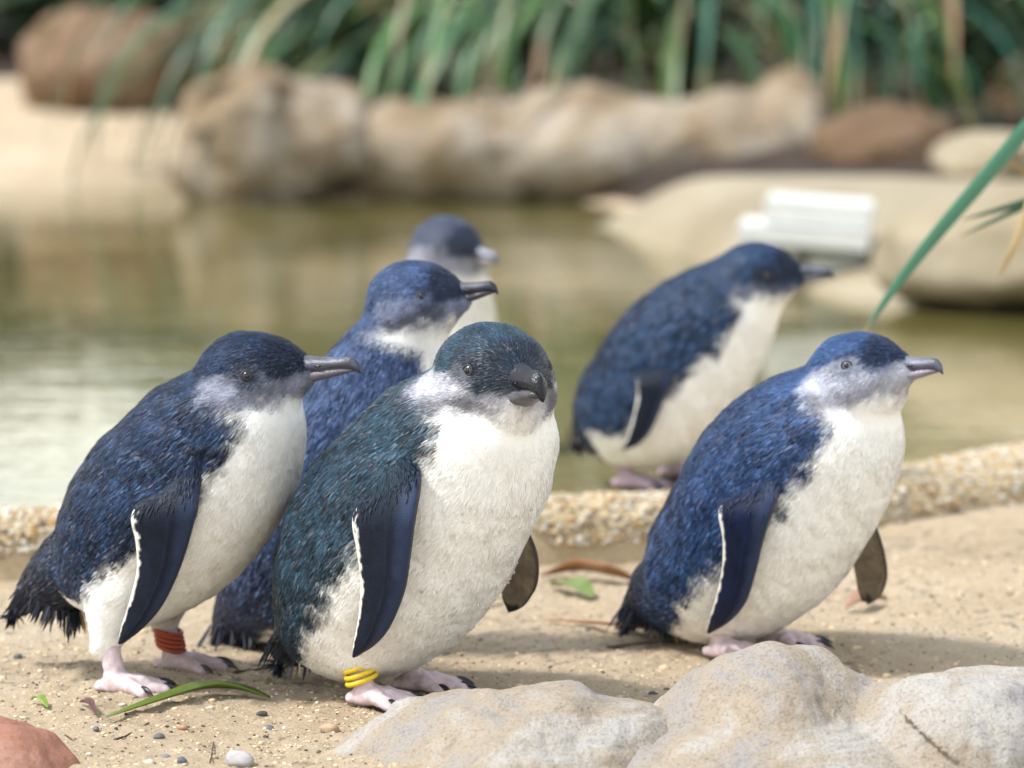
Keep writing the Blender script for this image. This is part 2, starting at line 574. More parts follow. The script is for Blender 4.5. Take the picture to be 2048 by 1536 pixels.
nrm = np.stack([-np.interp(px, kx, dk), np.ones(npb)], 1)
nrm = unit(nrm)
w = pa*kerb_wid(px)
pos = np.stack([px+nrm[:, 0]*w, np.interp(px, kx, KYs)+nrm[:, 1]*w, pz*kerb_top(px)], 1)
pal = np.array([(0.62, 0.55, 0.44), (0.52, 0.38, 0.20), (0.45, 0.26, 0.10), (0.30, 0.22, 0.15), (0.68, 0.64, 0.56), (0.55, 0.46, 0.32), (0.20, 0.18, 0.15), (0.60, 0.48, 0.30)])
cols = pal[rng.choice(len(pal), npb, p=[.2, .17, .1, .08, .16, .15, .04, .1])]*rng.uniform(0.62, 0.92, (npb, 1))
obj('exposed_pebbles', scatter_blobs('exposed_pebbles', pos, rng.uniform(0.0022, 0.0046, npb), cols, seed=5), M['pebble'], kerb, kind='stuff')

# ------------------------------------------------------------------ rocks
def make_rock(name, ells, mat, h, amp, freq, label, cat='rock', seed=0, k=0.03, cracks=(), group=None, ridge=0.0, facets=9):
    lo = np.min([np.array(c)-np.array(r) for c, r in ells], 0)-amp*2-3*h
    hi = np.max([np.array(c)+np.array(r) for c, r in ells], 0)+amp*2+3*h
    g = grid_pts(lo, hi, h)
    d = None
    for c, r in ells:
        e = sd_ell(g, c, r)
        d = e if d is None else smin(d, e, k)
    fr = np.random.default_rng(seed+500)
    es = [sd_ell(g, c, r) for c, r in ells]
    for a, (c, r) in enumerate(ells):
        ok = es[a] < min(r)*0.25
        for b_, (c2, r2) in enumerate(ells):
            if b_ != a:
                ok &= es[b_] > -0.02*min(r2)
        gg, dd = g[ok], d[ok]
        for _ in range(facets):
            nv = unit(fr.normal(0, 1, 3)+np.array([0, -0.2, 0.35]))
            sup = np.linalg.norm(np.array(r)*nv)
            pl_ = (gg-np.asarray(c, np.float32))@nv.astype(np.float32)-np.float32(sup*fr.uniform(0.80, 0.97))
            dd = np.maximum(dd, -smin(-dd, -pl_, 0.12*min(r)))
        d[ok] = dd
    band = np.abs(d) < amp*3+2*h
    pp = g[band]
    nn = fbm(pp*freq, 5, seed, 0.5)
    if ridge:
        nn = nn - ridge*np.abs(fbm(pp*freq*0.7+5, 2, seed+31))
    dd = d[band] + amp*nn
    for pts, wdt, dep in cracks:
        pts = np.asarray(pts)
        dist = np.full(len(pp), 9.0)
        for a, b_ in zip(pts[:-1], pts[1:]):
            dist = np.minimum(dist, sd_cap(pp, a, b_, 0, 0))
        dd = dd + dep*np.exp(-(dist/wdt)**2)
    d[band] = dd
    v, q = surface_nets(d, lo, h)
    v = relax(v, q, 1, 0.4)
    base = np.array([ells[0][0][0], ells[0][0][1], 0.0])
    me = fast_mesh(name, v-base, [q])
    o = obj(name, me, mat, None, label, cat, group)
    o.location = base
    return o
def P3(u, v, Y):
    return tuple(at(u, v, Y))
# foreground stones
make_rock('sandstone_rock', [((-0.005, -0.185, -0.028), (0.142, 0.15, 0.074)), ((0.07, -0.19, -0.02), (0.10, 0.12, 0.060))], M['pale_rock'], 0.003, 0.006, 22,
          'low pale sandstone rock beside the yellow-banded foot', seed=11, k=0.03)
cr = [P3(1655, 1405, -0.235), P3(1690, 1445, -0.25), P3(1740, 1470, -0.255), P3(1790, 1470, -0.25)]
make_rock('sandstone_rock', [((0.208, -0.175, -0.02), (0.104, 0.13, 0.100)), ((0.345, -0.19, -0.02), (0.11, 0.13, 0.092)), ((0.20, -0.24, -0.05), (0.175, 0.12, 0.085))],
          M['pale_rock'], 0.003, 0.0065, 20, 'large pale sandstone rock with two humps and a crack', seed=23, k=0.035, cracks=[(cr, 0.006, 0.014)])
make_rock('sandstone_rock', [((-0.435, -0.225, -0.045), (0.125, 0.105, 0.085))], M['red_rock'], 0.003, 0.006, 24,
          'reddish flat rock half buried in sand below the red-banded penguin', seed=31)
# far bank boulders
def px_rock(u0, u1, vtop, vbot, Y, dep=0.5):
    a, b_ = at(u0, vbot, Y), at(u1, vbot, Y)
    t, bt = at((u0+u1)/2, vtop, Y), at((u0+u1)/2, vbot, Y)
    rx = (b_[0]-a[0])/2
    rz = (t[2]-bt[2])/2
    return ((t[0], Y, (t[2]+bt[2])/2), (rx, dep, rz))
make_rock('boulder', [px_rock(25, 440, 30, 270, 9.3, 0.45), px_rock(60, 330, 25, 200, 9.5, 0.4)], M['brown_rock'], 0.016, 0.035, 4,
          'dark brown boulder lying on the sandy bank behind the pool', 'boulder', 41, 0.08, ridge=0.5)
make_rock('boulder', [px_rock(350, 690, 190, 425, 6.85, 0.30), px_rock(440, 780, 165, 400, 6.9, 0.3), px_rock(390, 600, 165, 380, 6.8, 0.28)], M['tan_rock'], 0.012, 0.05, 4,
          'pale topped blocky boulder at the end of the sandy beach', 'boulder', 52, 0.06, ridge=0.5)
make_rock('boulder', [px_rock(670, 1180, 185, 425, 6.9, 0.3), px_rock(900, 1500, 182, 420, 6.85, 0.3), px_rock(1250, 1640, 185, 405, 6.85, 0.28), px_rock(1490, 1650, 150, 350, 6.85, 0.24)], M['tan_rock'], 0.013, 0.03, 5,
          'long low tan boulder under the hanging strap leaves', 'boulder', 63, 0.05, ridge=0.5, facets=5)
make_rock('boulder', [px_rock(1870, 2250, 262, 385, 5.3, 0.4)], M['concrete'], 0.014, 0.02, 4,
          'flat pale ledge stone above the smooth concrete pool edge', 'boulder', 71, 0.05)
make_rock('boulder', [px_rock(1750, 2330, 385, 625, 3.35, 0.25)], M['concrete'], 0.012, 0.02, 5,
          'rounded tan boulder at the waterline beside the white slab', 'boulder', 77, 0.05)
make_rock('boulder', [px_rock(1640, 1920, 215, 385, 6.4, 0.3)], M['brown_rock'], 0.014, 0.03, 5,
          'small dark boulder between the long boulder and the ledge stone', 'boulder', 83, 0.05)
make_rock('boulder', [px_rock(1960, 2300, 90, 300, 8.3, 0.4)], M['brown_rock'], 0.016, 0.03, 4,
          'grey brown boulder behind the ledge stone under green leaves', 'boulder', 87, 0.05)
make_rock('boulder', [px_rock(330, 900, -60, 210, 10.6, 0.5)], M['brown_rock'], 0.02, 0.04, 3.5,
          'shaded reddish boulder behind the blocky boulder', 'boulder', 91, 0.05)

# dark mulch of the planted bank behind the boulders
bx = np.linspace(-7, 12, 90)
rows = []
for x in bx:
    y0 = float(shore_y(x))+ (3.2 if x < -0.8 else 0.25 if x < 0.3 else 0.5 if x < 0.5 else 1.2)
    rows.append([(x, y0+t*14, 0) for t in np.linspace(0, 1, 40)**1.6])
V = np.array(rows)
V[..., 2] = ground_h(V[..., 0], V[..., 1])+0.02+0.02*noise(V*6.0, 77)
V[:, 0, 2] -= 0.08
V[0, :, 2] -= 0.08
ids = np.arange(90*40).reshape(90, 40)
quads = np.stack([ids[:-1, :-1], ids[1:, :-1], ids[1:, 1:], ids[:-1, 1:]], -1).reshape(-1, 4)
M['mulch'] = rock_mat('mulch', [(0.018, 0.012, 0.009), (0.045, 0.03, 0.022), (0.085, 0.058, 0.042)], 9, 0.5, 0.02, 60)
obj('garden_bed', fast_mesh('garden_bed', V.reshape(-1, 3), [quads]), M['mulch'], kind='structure')

# smooth concrete pool edge (sloping apron) on the far right side
ex = np.linspace(0, 1, 50)
line_w = catmull([at(1190, 452, 0)*0+ground_at(1190, 452, WATER), ground_at(1330, 500, WATER), ground_at(1500, 560, WATER), ground_at(1720, 600, WATER), ground_at(2000, 620, WATER), ground_at(2500, 640, WATER)], 50)
line_b = catmull([at(1235, 432, 6.15), at(1380, 360, 5.5), at(1560, 352, 5.2), at(1760, 352, 5.1), at(1900, 356, 5.0), at(2300, 360, 5.0)], 50)
V = []
pr = [(-0.10, -0.2), (0.0, -0.06), (0.06, 0.16), (0.16, 0.36), (0.32, 0.58), (0.5, 0.76), (0.7, 0.9), (0.88, 0.98), (1.0, 1.0), (1.12, 0.94), (1.3, 0.4), (1.4, -0.4)]
for i in range(50):
    a, b_ = line_w[i], line_b[i]
    for s, hz in pr:
        x, y = a[0]+(b_[0]-a[0])*s, a[1]+(b_[1]-a[1])*s
        z = a[2]+(b_[2]-a[2])*hz
        V.append((x, y, z))
V = np.array(V)
m_ = len(pr)
ids = np.arange(50*m_).reshape(-1, m_)
quads = np.stack([ids[:-1, :-1], ids[1:, :-1], ids[1:, 1:], ids[:-1, 1:]], -1).reshape(-1, 4)
obj('pool_edge', fast_mesh('pool_edge', V, [quads]), M['concrete'], kind='structure')

def box_mesh(name, sx, sy, sz, bev=0.004):
    import bmesh
    bm = bmesh.new()
    bmesh.ops.create_cube(bm, size=1)
    for v in bm.verts:
        v.co = (v.co.x*sx, v.co.y*sy, v.co.z*sz)
    bmesh.ops.bevel(bm, geom=bm.edges[:], offset=bev, segments=2, affect='EDGES')
    me = bpy.data.meshes.new(name)
    bm.to_mesh(me)
    bm.free()
    return me
p = at(1612, 452, 3.72)
slab = obj('white_slab', None, None, None, 'white slab outlet with dark lower edge set in the concrete pool edge', 'slab')
slab.location = p
slab.rotation_euler = (0, 0, math.radians(-6))
for nm, size, lc, mt in (('top_slab', (0.195, 0.24, 0.046), (0.022, 0.12, 0.020), 'white_slab'), ('lower_lip', (0.238, 0.26, 0.034), (-0.004, 0.105, -0.021), 'white_slab'),
                         ('lower_edge', (0.222, 0.24, 0.010), (0.0, 0.11, -0.0432), 'green_trim'), ('support_block', (0.10, 0.14, 0.13), (0.055, 0.10, -0.114), 'white_slab')):
    sl = obj(nm, box_mesh(nm, *size, 0.003), M[mt], slab)
    sl.location = lc
    if nm != 'support_block':
        sl.rotation_euler = (0, math.radians(4), 0)

# ------------------------------------------------------------------ penguins
IRIS = {}
def iris_mat(c):
    if c not in IRIS:
        IRIS[c] = plain_mat('iris', c, 0.08, 0.6, 0.35, 700)
    return IRIS[c]
class Penguin:
    def __init__(s, spec):
        s.sp = spec
        s.psi = math.radians(spec['yaw'])
        s.base = np.array(spec['base'], float)
        c, n = math.cos(s.psi), math.sin(s.psi)
        s.fw = np.array([c, -n, 0])       # forward in world
        s.lf = np.array([n, c, 0])        # bird's left in world
    def loc(s, p):                        # world -> local
        q = np.asarray(p, float)-s.base
        return np.stack([q@s.fw, q@s.lf, q[..., 2]], -1)
    def on_plane(s, u, v, lat=0.0):       # ray of a photo point met with the plane at lateral offset lat
        d = ray(u, v)
        t = (lat-(CAM-s.base)@s.lf)/(d@s.lf)
        return s.loc(CAM+d*t)
    def scale(s, p_local):
        w = s.base+p_local[0]*s.fw+p_local[1]*s.lf+np.array([0, 0, p_local[2]])
        return ((w-CAM)@FWD)/F
    def prepare(s):
        sp = s.sp
        ch = []
        for u, v, r in sp['chain']:
            p = s.on_plane(u, v)
            ch.append([p[0], p[2], r*s.scale(p)])
        ch = catmull(ch, 90)
        s.sc = np.stack([ch[:, 0], np.zeros(90), ch[:, 1]], 1)
        s.sr = ch[:, 2]
        T = unit(np.gradient(s.sc, axis=0))
        s.sT = T
        s.sD = np.stack([-T[:, 2], np.zeros(90), T[:, 0]], 1)
        u, v, R = sp['head']
        s.hc = s.on_plane(u, v)
        s.hR = R*s.scale(s.hc)
        a = -math.radians(sp['hyaw']-sp['yaw'])
        e = math.radians(sp['hpitch'])
        s.hf = np.array([math.cos(a)*math.cos(e), math.sin(a)*math.cos(e), math.sin(e)])
        s.hl = np.array([-math.sin(a), math.cos(a), 0])
        s.hu = np.cross(s.hf, s.hl)
        R = s.hR
        s.feet = []
        for f in sp['feet']:
            z = sp.get('floor', 0.0)
            w = ground_at(f['u'], f['v'], z) if 'u' in f else s.base + f['x']*s.fw+f['y']*s.lf
            s.feet.append((s.loc(w), f))
    def H(s, f, l, u):
        return s.hc+s.hR*(f*s.hf+l*s.hl+u*s.hu)
    def sdf_body(s, g):
        d = None
        gx_ = g.copy()
        gx_[..., 1] = gx_[..., 1]/s.sp.get('wide', 1.0)
        for c, r in zip(s.sc, s.sr):
            e = np.linalg.norm(gx_-c.astype(np.float32), axis=-1)-np.float32(r)
            d = e if d is None else np.minimum(d, e)
        R = s.hR
        parts = [((0, 0, 0), 1.0), ((-0.12, 0, 0.02), 0.97), ((0.34, 0, 0.06), 0.84), ((0.62, 0, 0.09), 0.60), ((0.90, 0, 0.08), 0.385), ((1.12, 0, 0.07), 0.25), ((0.42, 0.0, -0.30), 0.58), ((0.78, 0.0, -0.16), 0.36), ((1.06, 0.0, -0.14), 0.27), ((1.30, 0.0, -0.11), 0.17)]
        hd = None
        for (f, l, u), r in parts:
            e = np.linalg.norm(g-s.H(f, l, u).astype(np.float32), axis=-1)-np.float32(r*R)
            hd = e if hd is None else smin(hd, e, 0.16*R)
        if s.sp.get('jowl'):
            e = np.linalg.norm(g-s.H(0.52, 0, -0.40).astype(np.float32), axis=-1)-np.float32(0.64*R)
            hd = smin(hd, e, 0.2*R)
        # cheeks
        for sg in (-1, 1):
            e = np.linalg.norm(g-s.H(0.18, sg*0.36, -0.22).astype(np.float32), axis=-1)-np.float32(0.66*R)
            hd = smin(hd, e, 0.2*R)
            e = np.linalg.norm(g-s.H(0.52, sg*0.30, 0.42).astype(np.float32), axis=-1)-np.float32(0.36*R)
            hd = smin(hd, e, 0.14*R)
        d = smin(d, hd, s.sp.get('blend', 0.006))
        for p, f in s.feet:
            top = p+np.array([-0.007, 0, 0.043])
            hip = s.sc[22]*0.6+np.array([p[0]-0.01, p[1]*0.6, 0.085])*0.4
            hip = np.array([p[0]-0.002, p[1]*0.75, max(0.075, 0.075)])
            d = smin(d, sd_cap(g, hip, top, 0.030, 0.0125), 0.02)
        return d
    def nearest(s, p):
        out_i = np.empty(len(p), int)
        for a in range(0, len(p), 20000):
            q = p[a:a+20000]
            dd = np.linalg.norm(q[:, None]-s.sc[None], axis=-1)-s.sr[None]
            out_i[a:a+20000] = dd.argmin(1)
        return out_i
    def fields(s, p):
        """head weight, spine t, angle from dorsal (deg), head coords"""
        i = s.nearest(p)
        q = p-s.sc[i]
        q = q-s.sT[i]*(q*s.sT[i]).sum(1, keepdims=True)
        th = np.degrees(np.arctan2(np.abs(q[:, 1]), (q*s.sD[i]).sum(1)))
        hq = (p-s.hc)/s.hR
        hcoord = np.stack([hq@s.hf, hq@s.hl, hq@s.hu], 1)
        dh = np.linalg.norm(hcoord*np.array([0.85, 1, 1]), axis=1)
        # neck side of the head: weight falls away below it
        neckdir = unit(s.sc[70]-s.hc)
        below = hq@neckdir
        hw = 1-sstep(0.74, 1.06, below)
        hw = hw*(1-sstep(1.25, 1.5, dh)*(hcoord[:, 0] < 0.6))
        return hw, i/89.0, th, hcoord, i
    def colour(s, p, seed, jitter=True):
        sp = s.sp
        hw, t, th, hc, i = s.fields(p)
        n1 = fbm(p*90, 3, seed)
        n2 = fbm(p*260, 2, seed+7)
        thr = np.interp(t, sp.get('thr_t', [0, .10, .2, .35, .5, .65, .8, 1]), sp.get('thr', [180, 180, 150, 104, 105, 118, 114, 106]))
        dark = sstep(7, -7, th-thr+5*n1+4*n2)
        c_d = np.array(sp['dark'])
        c_m = np.array(sp['blue'])
        c_w = np.array(sp.get('white', (0.85, 0.845, 0.815)))
        st = (sstep(0.1, 0.9, fbm(p*32, 3, seed+80))*sstep(0.85, 0.3, t)*0.20+0.10*sstep(0.6, 0.25, t))[:, None]
        c_w = c_w*(1-st)+np.array((0.66, 0.56, 0.42))*st
        mix = np.clip(0.5+0.42*n1+0.3*n2, 0, 1)[:, None]
        blue = c_d*(1-mix)+c_m*mix
        rump = sstep(*sp.get('rump', (0.40, 0.12)), t)[:, None]  # dark rump; on the slate blue bird the range also paints in shade
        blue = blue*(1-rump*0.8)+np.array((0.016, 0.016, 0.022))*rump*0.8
        sad = (0.62*sstep(70, 25, th+8*n1)*sstep(0.85, 0.45, t)*(1-hw))[:, None]
        blue = blue*(1-sad)+np.array((0.0045, 0.0055, 0.011))*sad
        body = blue*dark[:, None]+c_w*(1-dark[:, None])
        # head
        a, b_, u = hc[:, 0], np.abs(hc[:, 1]), hc[:, 2]
        nz = 0.10*n1+0.06*n2
        cap = sp.get('cap', 0.22)
        crown = sstep(cap-0.12, cap+0.12, u+nz+0.35*sstep(-0.40, -0.95, a)+sp.get('brow', 0.12)*sstep(0.55, 0.9, a))
        eye = s.eye_hc
        de = np.linalg.norm((hc-np.array([eye[0]+0.12, 0, eye[2]+0.02])*[1, 1, 1]-np.stack([0*a, np.sign(hc[:, 1])*abs(eye[1]), 0*a], 1))*np.array([0.7, 1, 1.1]), axis=1)
        eyep = sstep(0.46, 0.20, de+nz)*sp.get('mask', 0.9)
        lore = sstep(0.62, 0.85, a)*sstep(-0.14, 0.06, u+nz*0.6-sp.get('lore', 0.0))
        ear = sstep(0.24, 0.05, np.linalg.norm(np.stack([a+0.28, u+0.30], 1), axis=1)+nz)*0.6
        nape = sstep(-0.35, -0.75, a+nz)
        darkh = np.maximum.reduce([crown, eyep, lore, nape*sstep(-1.2, -0.2, u)])
        grey = sstep(-0.72, -0.25, u+nz*1.6+sp.get('grey_up', 0.0)+0.05*sstep(0.3, 0.9, a))
        c_g = np.array(sp.get('cheek', (0.30, 0.31, 0.37)))
        cm = np.clip(0.5+0.5*n2, 0, 1)[:, None]
        cheek = c_g*(1-cm)+c_g*1.75*cm
        cheek = cheek*(1-ear[:, None])+np.array((0.06, 0.065, 0.08))*ear[:, None]
        low = c_w*(1-grey[:, None])+cheek*grey[:, None]
        bd = sp.get('band', 0.35)*sstep(0.27, 0.06, np.abs(u+0.36-0.18*np.clip(a, -0.3, 1)+nz*0.8))*sstep(-0.75, -0.25, a)*sstep(1.15, 0.8, a)
        low = low*(1-bd[:, None])+np.array((0.06, 0.06, 0.08))*bd[:, None]
        bl2 = blue*sp.get('crown_gain', 1.0)
        eyedark = np.array((0.010, 0.013, 0.024))
        dk = np.maximum(eyep, lore*0.8)[:, None]
        hd = low*(1-darkh[:, None])+(bl2*(1-dk)+eyedark*dk)*darkh[:, None]
        col = body*(1-hw[:, None])+hd*hw[:, None]
        isdark = dark*(1-hw)+np.maximum(darkh, grey*0.5)*hw
        return np.clip(col, 0.002, 0.9), isdark, hw, t, th, hc, i
    def flow(s, p, hw, i):
        f = -s.sT[i]
        hdir = -s.hf+0.35*unit(p-s.hc)*0 - 0.35*s.hu
        f = f*(1-hw[:, None])+hdir*hw[:, None]
        return unit(f)
    def build(s):
        sp = s.sp
        s.prepare()
        seed = sp['seed']
        r = np.random.default_rng(seed)
        root = obj('penguin', None, None, None, sp['label'], 'penguin', 'penguins gathered at the pool edge')
        root.location = s.base
        root.rotation_euler = (0, 0, -s.psi)
        h = sp.get('vox', 0.003)
        lo = np.minimum((s.sc-s.sr[:, None]*1.15).min(0), s.hc-s.hR*1.5)-4*h
        hi = np.maximum((s.sc+s.sr[:, None]*1.15).max(0), s.hc+s.hR*1.5)+4*h
        lo[2] = min(lo[2], 0.02)
        g = grid_pts(lo, hi, h)
        d = s.sdf_body(g)
        v, q = surface_nets(d, lo, h)
        v = relax(v, q, 4, 0.5)
        n = vnormals(v, q)
        sgn = 1 if (n*(v-v.mean(0))).sum() > 0 else -1
        v = v+sgn*n*(0.0013*fbm(v*26, 2, seed+60)+0.0007*fbm(v*np.array([85, 85, 45]), 2, seed+61))[:, None]
        n = vnormals(v, q)
        # make sure normals point outward
        if (n*(v-v.mean(0))).sum() < 0:
            q = q[:, ::-1].copy()
            n = -n
        # eye position on the surface
        s.eye_hc = np.array(sp.get('eye', (0.50, 0.62, 0.22)), float)
        pe = s.surf_point(s.hl, s.H(s.eye_hc[0], 0, s.eye_hc[2]))
        s.eye_hc[1] = abs((pe-s.hc)@s.hl)/s.hR
        s.eye_hc = s.eye_hc.astype(float)
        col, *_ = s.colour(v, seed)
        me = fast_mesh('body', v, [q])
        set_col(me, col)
        mat = M['wet_plumage'] if sp.get('wet') else M['plumage']
        obj('body', me, mat, root)
        s.v, s.q, s.n = v, q, n
        s.feathers(root, r, mat)
        s.eyes(root)
        s.bill(root)
        s.flippers(root)
        for p, f in s.feet:
            s.foot(root, p, f)
        s.tail(root, r)
        if sp.get('droplets'):
            s.droplets(root, r)
        return root
    def sample(s, n, r, w=None):
        v, q = s.v, s.q
        a = np.linalg.norm(np.cross(v[q[:, 2]]-v[q[:, 0]], v[q[:, 3]]-v[q[:, 1]]), axis=1)
        cz = v[q].mean(1)
        if w is not None:
            a = a*w(cz)
        k = r.choice(len(q), n, p=a/a.sum())
        st = r.random((n, 2))
        A, B, Cc, D = (v[q[k, j]] for j in range(4))
        s_, t_ = st[:, :1], st[:, 1:]
        p = A*(1-s_)*(1-t_)+B*s_*(1-t_)+Cc*s_*t_+D*(1-s_)*t_
        nn = unit(s.n[q[k]].mean(1))
        return p, nn
    def feathers(s, root, r, mat):
        sp = s.sp
        nf = sp.get('n_feathers', 45000)
        p, n = s.sample(nf, r)
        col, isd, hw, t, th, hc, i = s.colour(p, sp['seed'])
        # keep the bill base free
        keep = ~((hc[:, 0] > 1.55) & (hw > 0.5))
        for sg in (-1, 1):
            e = s.eye_hc*np.array([1, sg, 1])
            if hasattr(s, 'skip'):
                pass
            keep &= np.linalg.norm(hc-e, axis=1) > 0.115
        p, n, col, isd, hw, t, hc, i = (x[keep] for x in (p, n, col, isd, hw, t, hc, i))
        m = len(p)
        f = s.flow(p, hw, i)
        f = f-n*(f*n).sum(1, keepdims=True)
        f = unit(f)
        wob = 0.16*fbm(p*45, 2, sp['seed']+3)+0.10*r.standard_normal(m)
        sd = np.cross(n, f)
        f = unit(f+sd*wob[:, None])
        sd = np.cross(n, f)
        white = 1-isd
        L = (0.0122-0.0070*hw)*(1-white)+white*(0.0085-0.0035*hw)
        L = L*(1+0.5*sstep(0.25, 0.1, t)*(1-hw))*r.uniform(0.7, 1.25, m)
        W = L*(0.13*(1-white)+0.12*white)*(1-0.1*hw)*r.uniform(0.75, 1.2, m)
        lift = L*(0.055+0.05*r.random(m))*(1-0.6*white)
        cv = np.exp(r.normal(0, 0.26, m))[:, None]
        cvw = np.exp(r.normal(0, 0.06, m))[:, None]
        c2 = col*(cv*isd[:, None]+cvw*(1-isd[:, None]))
        edge = (r.random(m) < sp.get('pale_edges', 0.04))*(isd > 0.75)*(hw < 0.3)
        c2 = np.where(edge[:, None] > 0, c2*0.6+np.array((0.13, 0.10, 0.115))*0.45, c2)
        glint = (r.random(m) < 0.07)*(isd > 0.6)
        c2 = np.where(glint[:, None] > 0, c2*1.25+0.5*np.array(sp.get('glint', (0.05, 0.075, 0.13))), c2)
        c2 = np.clip(c2, 0.002, 0.9)
        Lc, Wc, Li = L[:, None], W[:, None], lift[:, None]
        V = np.stack([p-sd*Wc*0.35-n*0.0004, p+sd*Wc*0.35-n*0.0004, p+f*Lc*0.55+sd*Wc*0.5+n*Li*0.8, p+f*Lc*0.55-sd*Wc*0.5+n*Li*0.8, p+f*Lc+n*Li*0.75], 1)
        idx = np.arange(m)*5
        qd = np.stack([idx+1, idx, idx+3, idx+2], 1)
        tr = np.stack([idx+2, idx+3, idx+4], 1)
        me = fast_mesh('plumage', V.reshape(-1, 3), [qd, tr])
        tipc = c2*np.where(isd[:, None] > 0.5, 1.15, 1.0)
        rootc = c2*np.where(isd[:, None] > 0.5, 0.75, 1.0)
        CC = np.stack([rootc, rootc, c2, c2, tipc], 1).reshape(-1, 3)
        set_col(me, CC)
        tw = r.normal(0, 0.30, m)[:, None]*(0.22+0.78*isd[:, None])
        nn = unit(n+sd*tw-f*0.12*r.standard_normal((m, 1)))
        me.normals_split_custom_set_from_vertices(np.repeat(nn, 5, 0).tolist())
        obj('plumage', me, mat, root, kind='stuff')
    def surf_point(s, direction, start=None):
        """march from the head centre outwards to the body surface"""
        d = unit(direction)
        o = s.hc if start is None else start
        ts = np.linspace(0, s.hR*2.2, 400)
        pts = (o+ts[:, None]*d).astype(np.float32)
        sd = s.sdf_body(pts)
        k = np.argmax(sd > 0)
        return pts[k].astype(float)
    def eyes(s, root):
        R = s.hR
        for sg in (-1, 1):
            e = s.eye_hc*np.array([1, sg, 1])
            # surface point straight out sideways at the eye's fore-aft and height
            base = s.H(e[0], 0, e[2])
            p = s.surf_point(s.hl*sg, base)
            s.eye_hc = np.array([s.eye_hc[0], abs((p-s.hc)@s.hl)/R, s.eye_hc[2]])
            nrm = unit(s.hl*sg*0.9+s.hf*0.38+s.hu*0.05)
            er = R*0.105
            c = p-nrm*er*0.60
            q = Vector(nrm).to_track_quat('Z', 'Y')
            sph = fast_mesh('eye', IV2*er, [IF2])
            eo = obj('eye', sph, iris_mat(sp.get('iris', (0.07, 0.065, 0.075))), root)
            eo.location = c
            eo.rotation_euler = q.to_euler()
            cap = IV2*np.array([0.56, 0.56, 0.22])*er
            po = obj('pupil', fast_mesh('pupil', cap, [IF2]), M['pupil'], eo)
            po.location = (0, 0, er*0.86)
            # eyelid ring
            ring = torus(er*0.86, er*0.22, 24, 8)
            ro = obj('eyelid', ring, M['eyelid'], eo)
            ro.location = (0, 0, er*0.60)
            ro.scale = (1.12, 0.95, 1)
    def bill(s, root):
        sp = s.sp
        R = s.hR
        L = sp.get('bill', 0.040)
        # frame: origin at bill base
        o = s.H(0.84, 0, 0.06)
        e = math.radians(sp.get('bill_tilt', 0))
        bf = unit(s.hf*math.cos(e)+s.hu*math.sin(e))
        bu = np.cross(bf, s.hl)
        extra = R*0.42
        bfat = sp.get('bill_fat', 1.0)
        tot = L+extra
        def loft(stn, ns=16):
            rings = []
            for x, zt, zb, wd, pw in stn:
                a = np.linspace(0, 2*np.pi, ns, endpoint=False)
                cy, cz = np.cos(a), np.sin(a)
                yy = wd*np.sign(cy)*np.abs(cy)**pw
                zz = np.where(cz > 0, zt*np.abs(cz)**pw, -np.abs(zb)*np.abs(cz)**pw) if False else (zt+zb)/2+(zt-zb)/2*np.sign(cz)*np.abs(cz)**pw
                # keel: narrower on the ridge
                yy = yy*np.where(cz > 0, 1-0.45*np.abs(cz), 1)
                rings.append(o+np.outer(np.full(ns, x*tot), bf)+np.outer(yy*R*1.2*bfat, s.hl)+np.outer(zz*R*1.22*bfat, bu))
            return rings
        def mesh(name, stn, cols):
            rg = loft(stn)
            ns = 16
            n = len(rg)
            V = np.concatenate(rg+[rg[0].mean(0)[None], rg[-1].mean(0)[None]])
            ids = np.arange(n*ns).reshape(n, ns)
            a, b_ = ids[:-1], ids[1:]
            q = np.stack([a, np.roll(a, -1, 1), np.roll(b_, -1, 1), b_], -1).reshape(-1, 4)
            t1 = np.stack([np.full(ns, n*ns), np.roll(ids[0], -1), ids[0]], 1)
            t2 = np.stack([np.full(ns, n*ns+1), ids[-1], np.roll(ids[-1], -1)], 1)
            me = fast_mesh(name, V, [q, t1, t2])
            cc = np.concatenate([np.repeat(np.array(cols), ns, 0), [cols[0]], [cols[-1]]])
            cc = cc*(1+0.45*fbm(V*np.array([260, 260, 260]), 3, sp['seed'])[:, None])
            set_col(me, np.clip(cc, 0.003, 1))
            return me
        up = [(0.0, 0.27, -0.06, 0.22, 1), (0.2, 0.25, -0.065, 0.19, 1), (0.36, 0.215, -0.06, 0.155, 1), (0.5, 0.18, -0.05, 0.13, 1), (0.65, 0.155, -0.045, 0.115, 1), (0.78, 0.15, -0.05, 0.105, 1), (0.87, 0.14, -0.075, 0.092, 1), (0.94, 0.10, -0.115, 0.07, 1), (0.985, 0.03, -0.15, 0.04, 1), (1.0, -0.05, -0.15, 0.012, 1)]
        lw = [(0.0, 0.02, -0.22, 0.205, 1), (0.2, 0.01, -0.225, 0.178, 1), (0.4, 0.005, -0.21, 0.145, 1), (0.6, 0.0, -0.175, 0.115, 1), (0.76, -0.01, -0.14, 0.092, 1), (0.86, -0.04, -0.12, 0.065, 1), (0.91, -0.07, -0.11, 0.03, 1)]
        cu = sp.get('bill_up', (0.035, 0.036, 0.045))
        cl = sp.get('bill_low', (0.12, 0.11, 0.125))
        bo = obj('bill', mesh('bill', up, [np.array(cu)*(1.0+0.4*(k in (2, 3, 4, 5))) for k in range(len(up))]), M['bill'], root)
        obj('lower_mandible', mesh('lower_mandible', lw, [np.array(cl)*f for f in (0.5, 0.7, 1.0, 1.15, 1.0, 0.7, 0.6)]), M['bill'], bo)
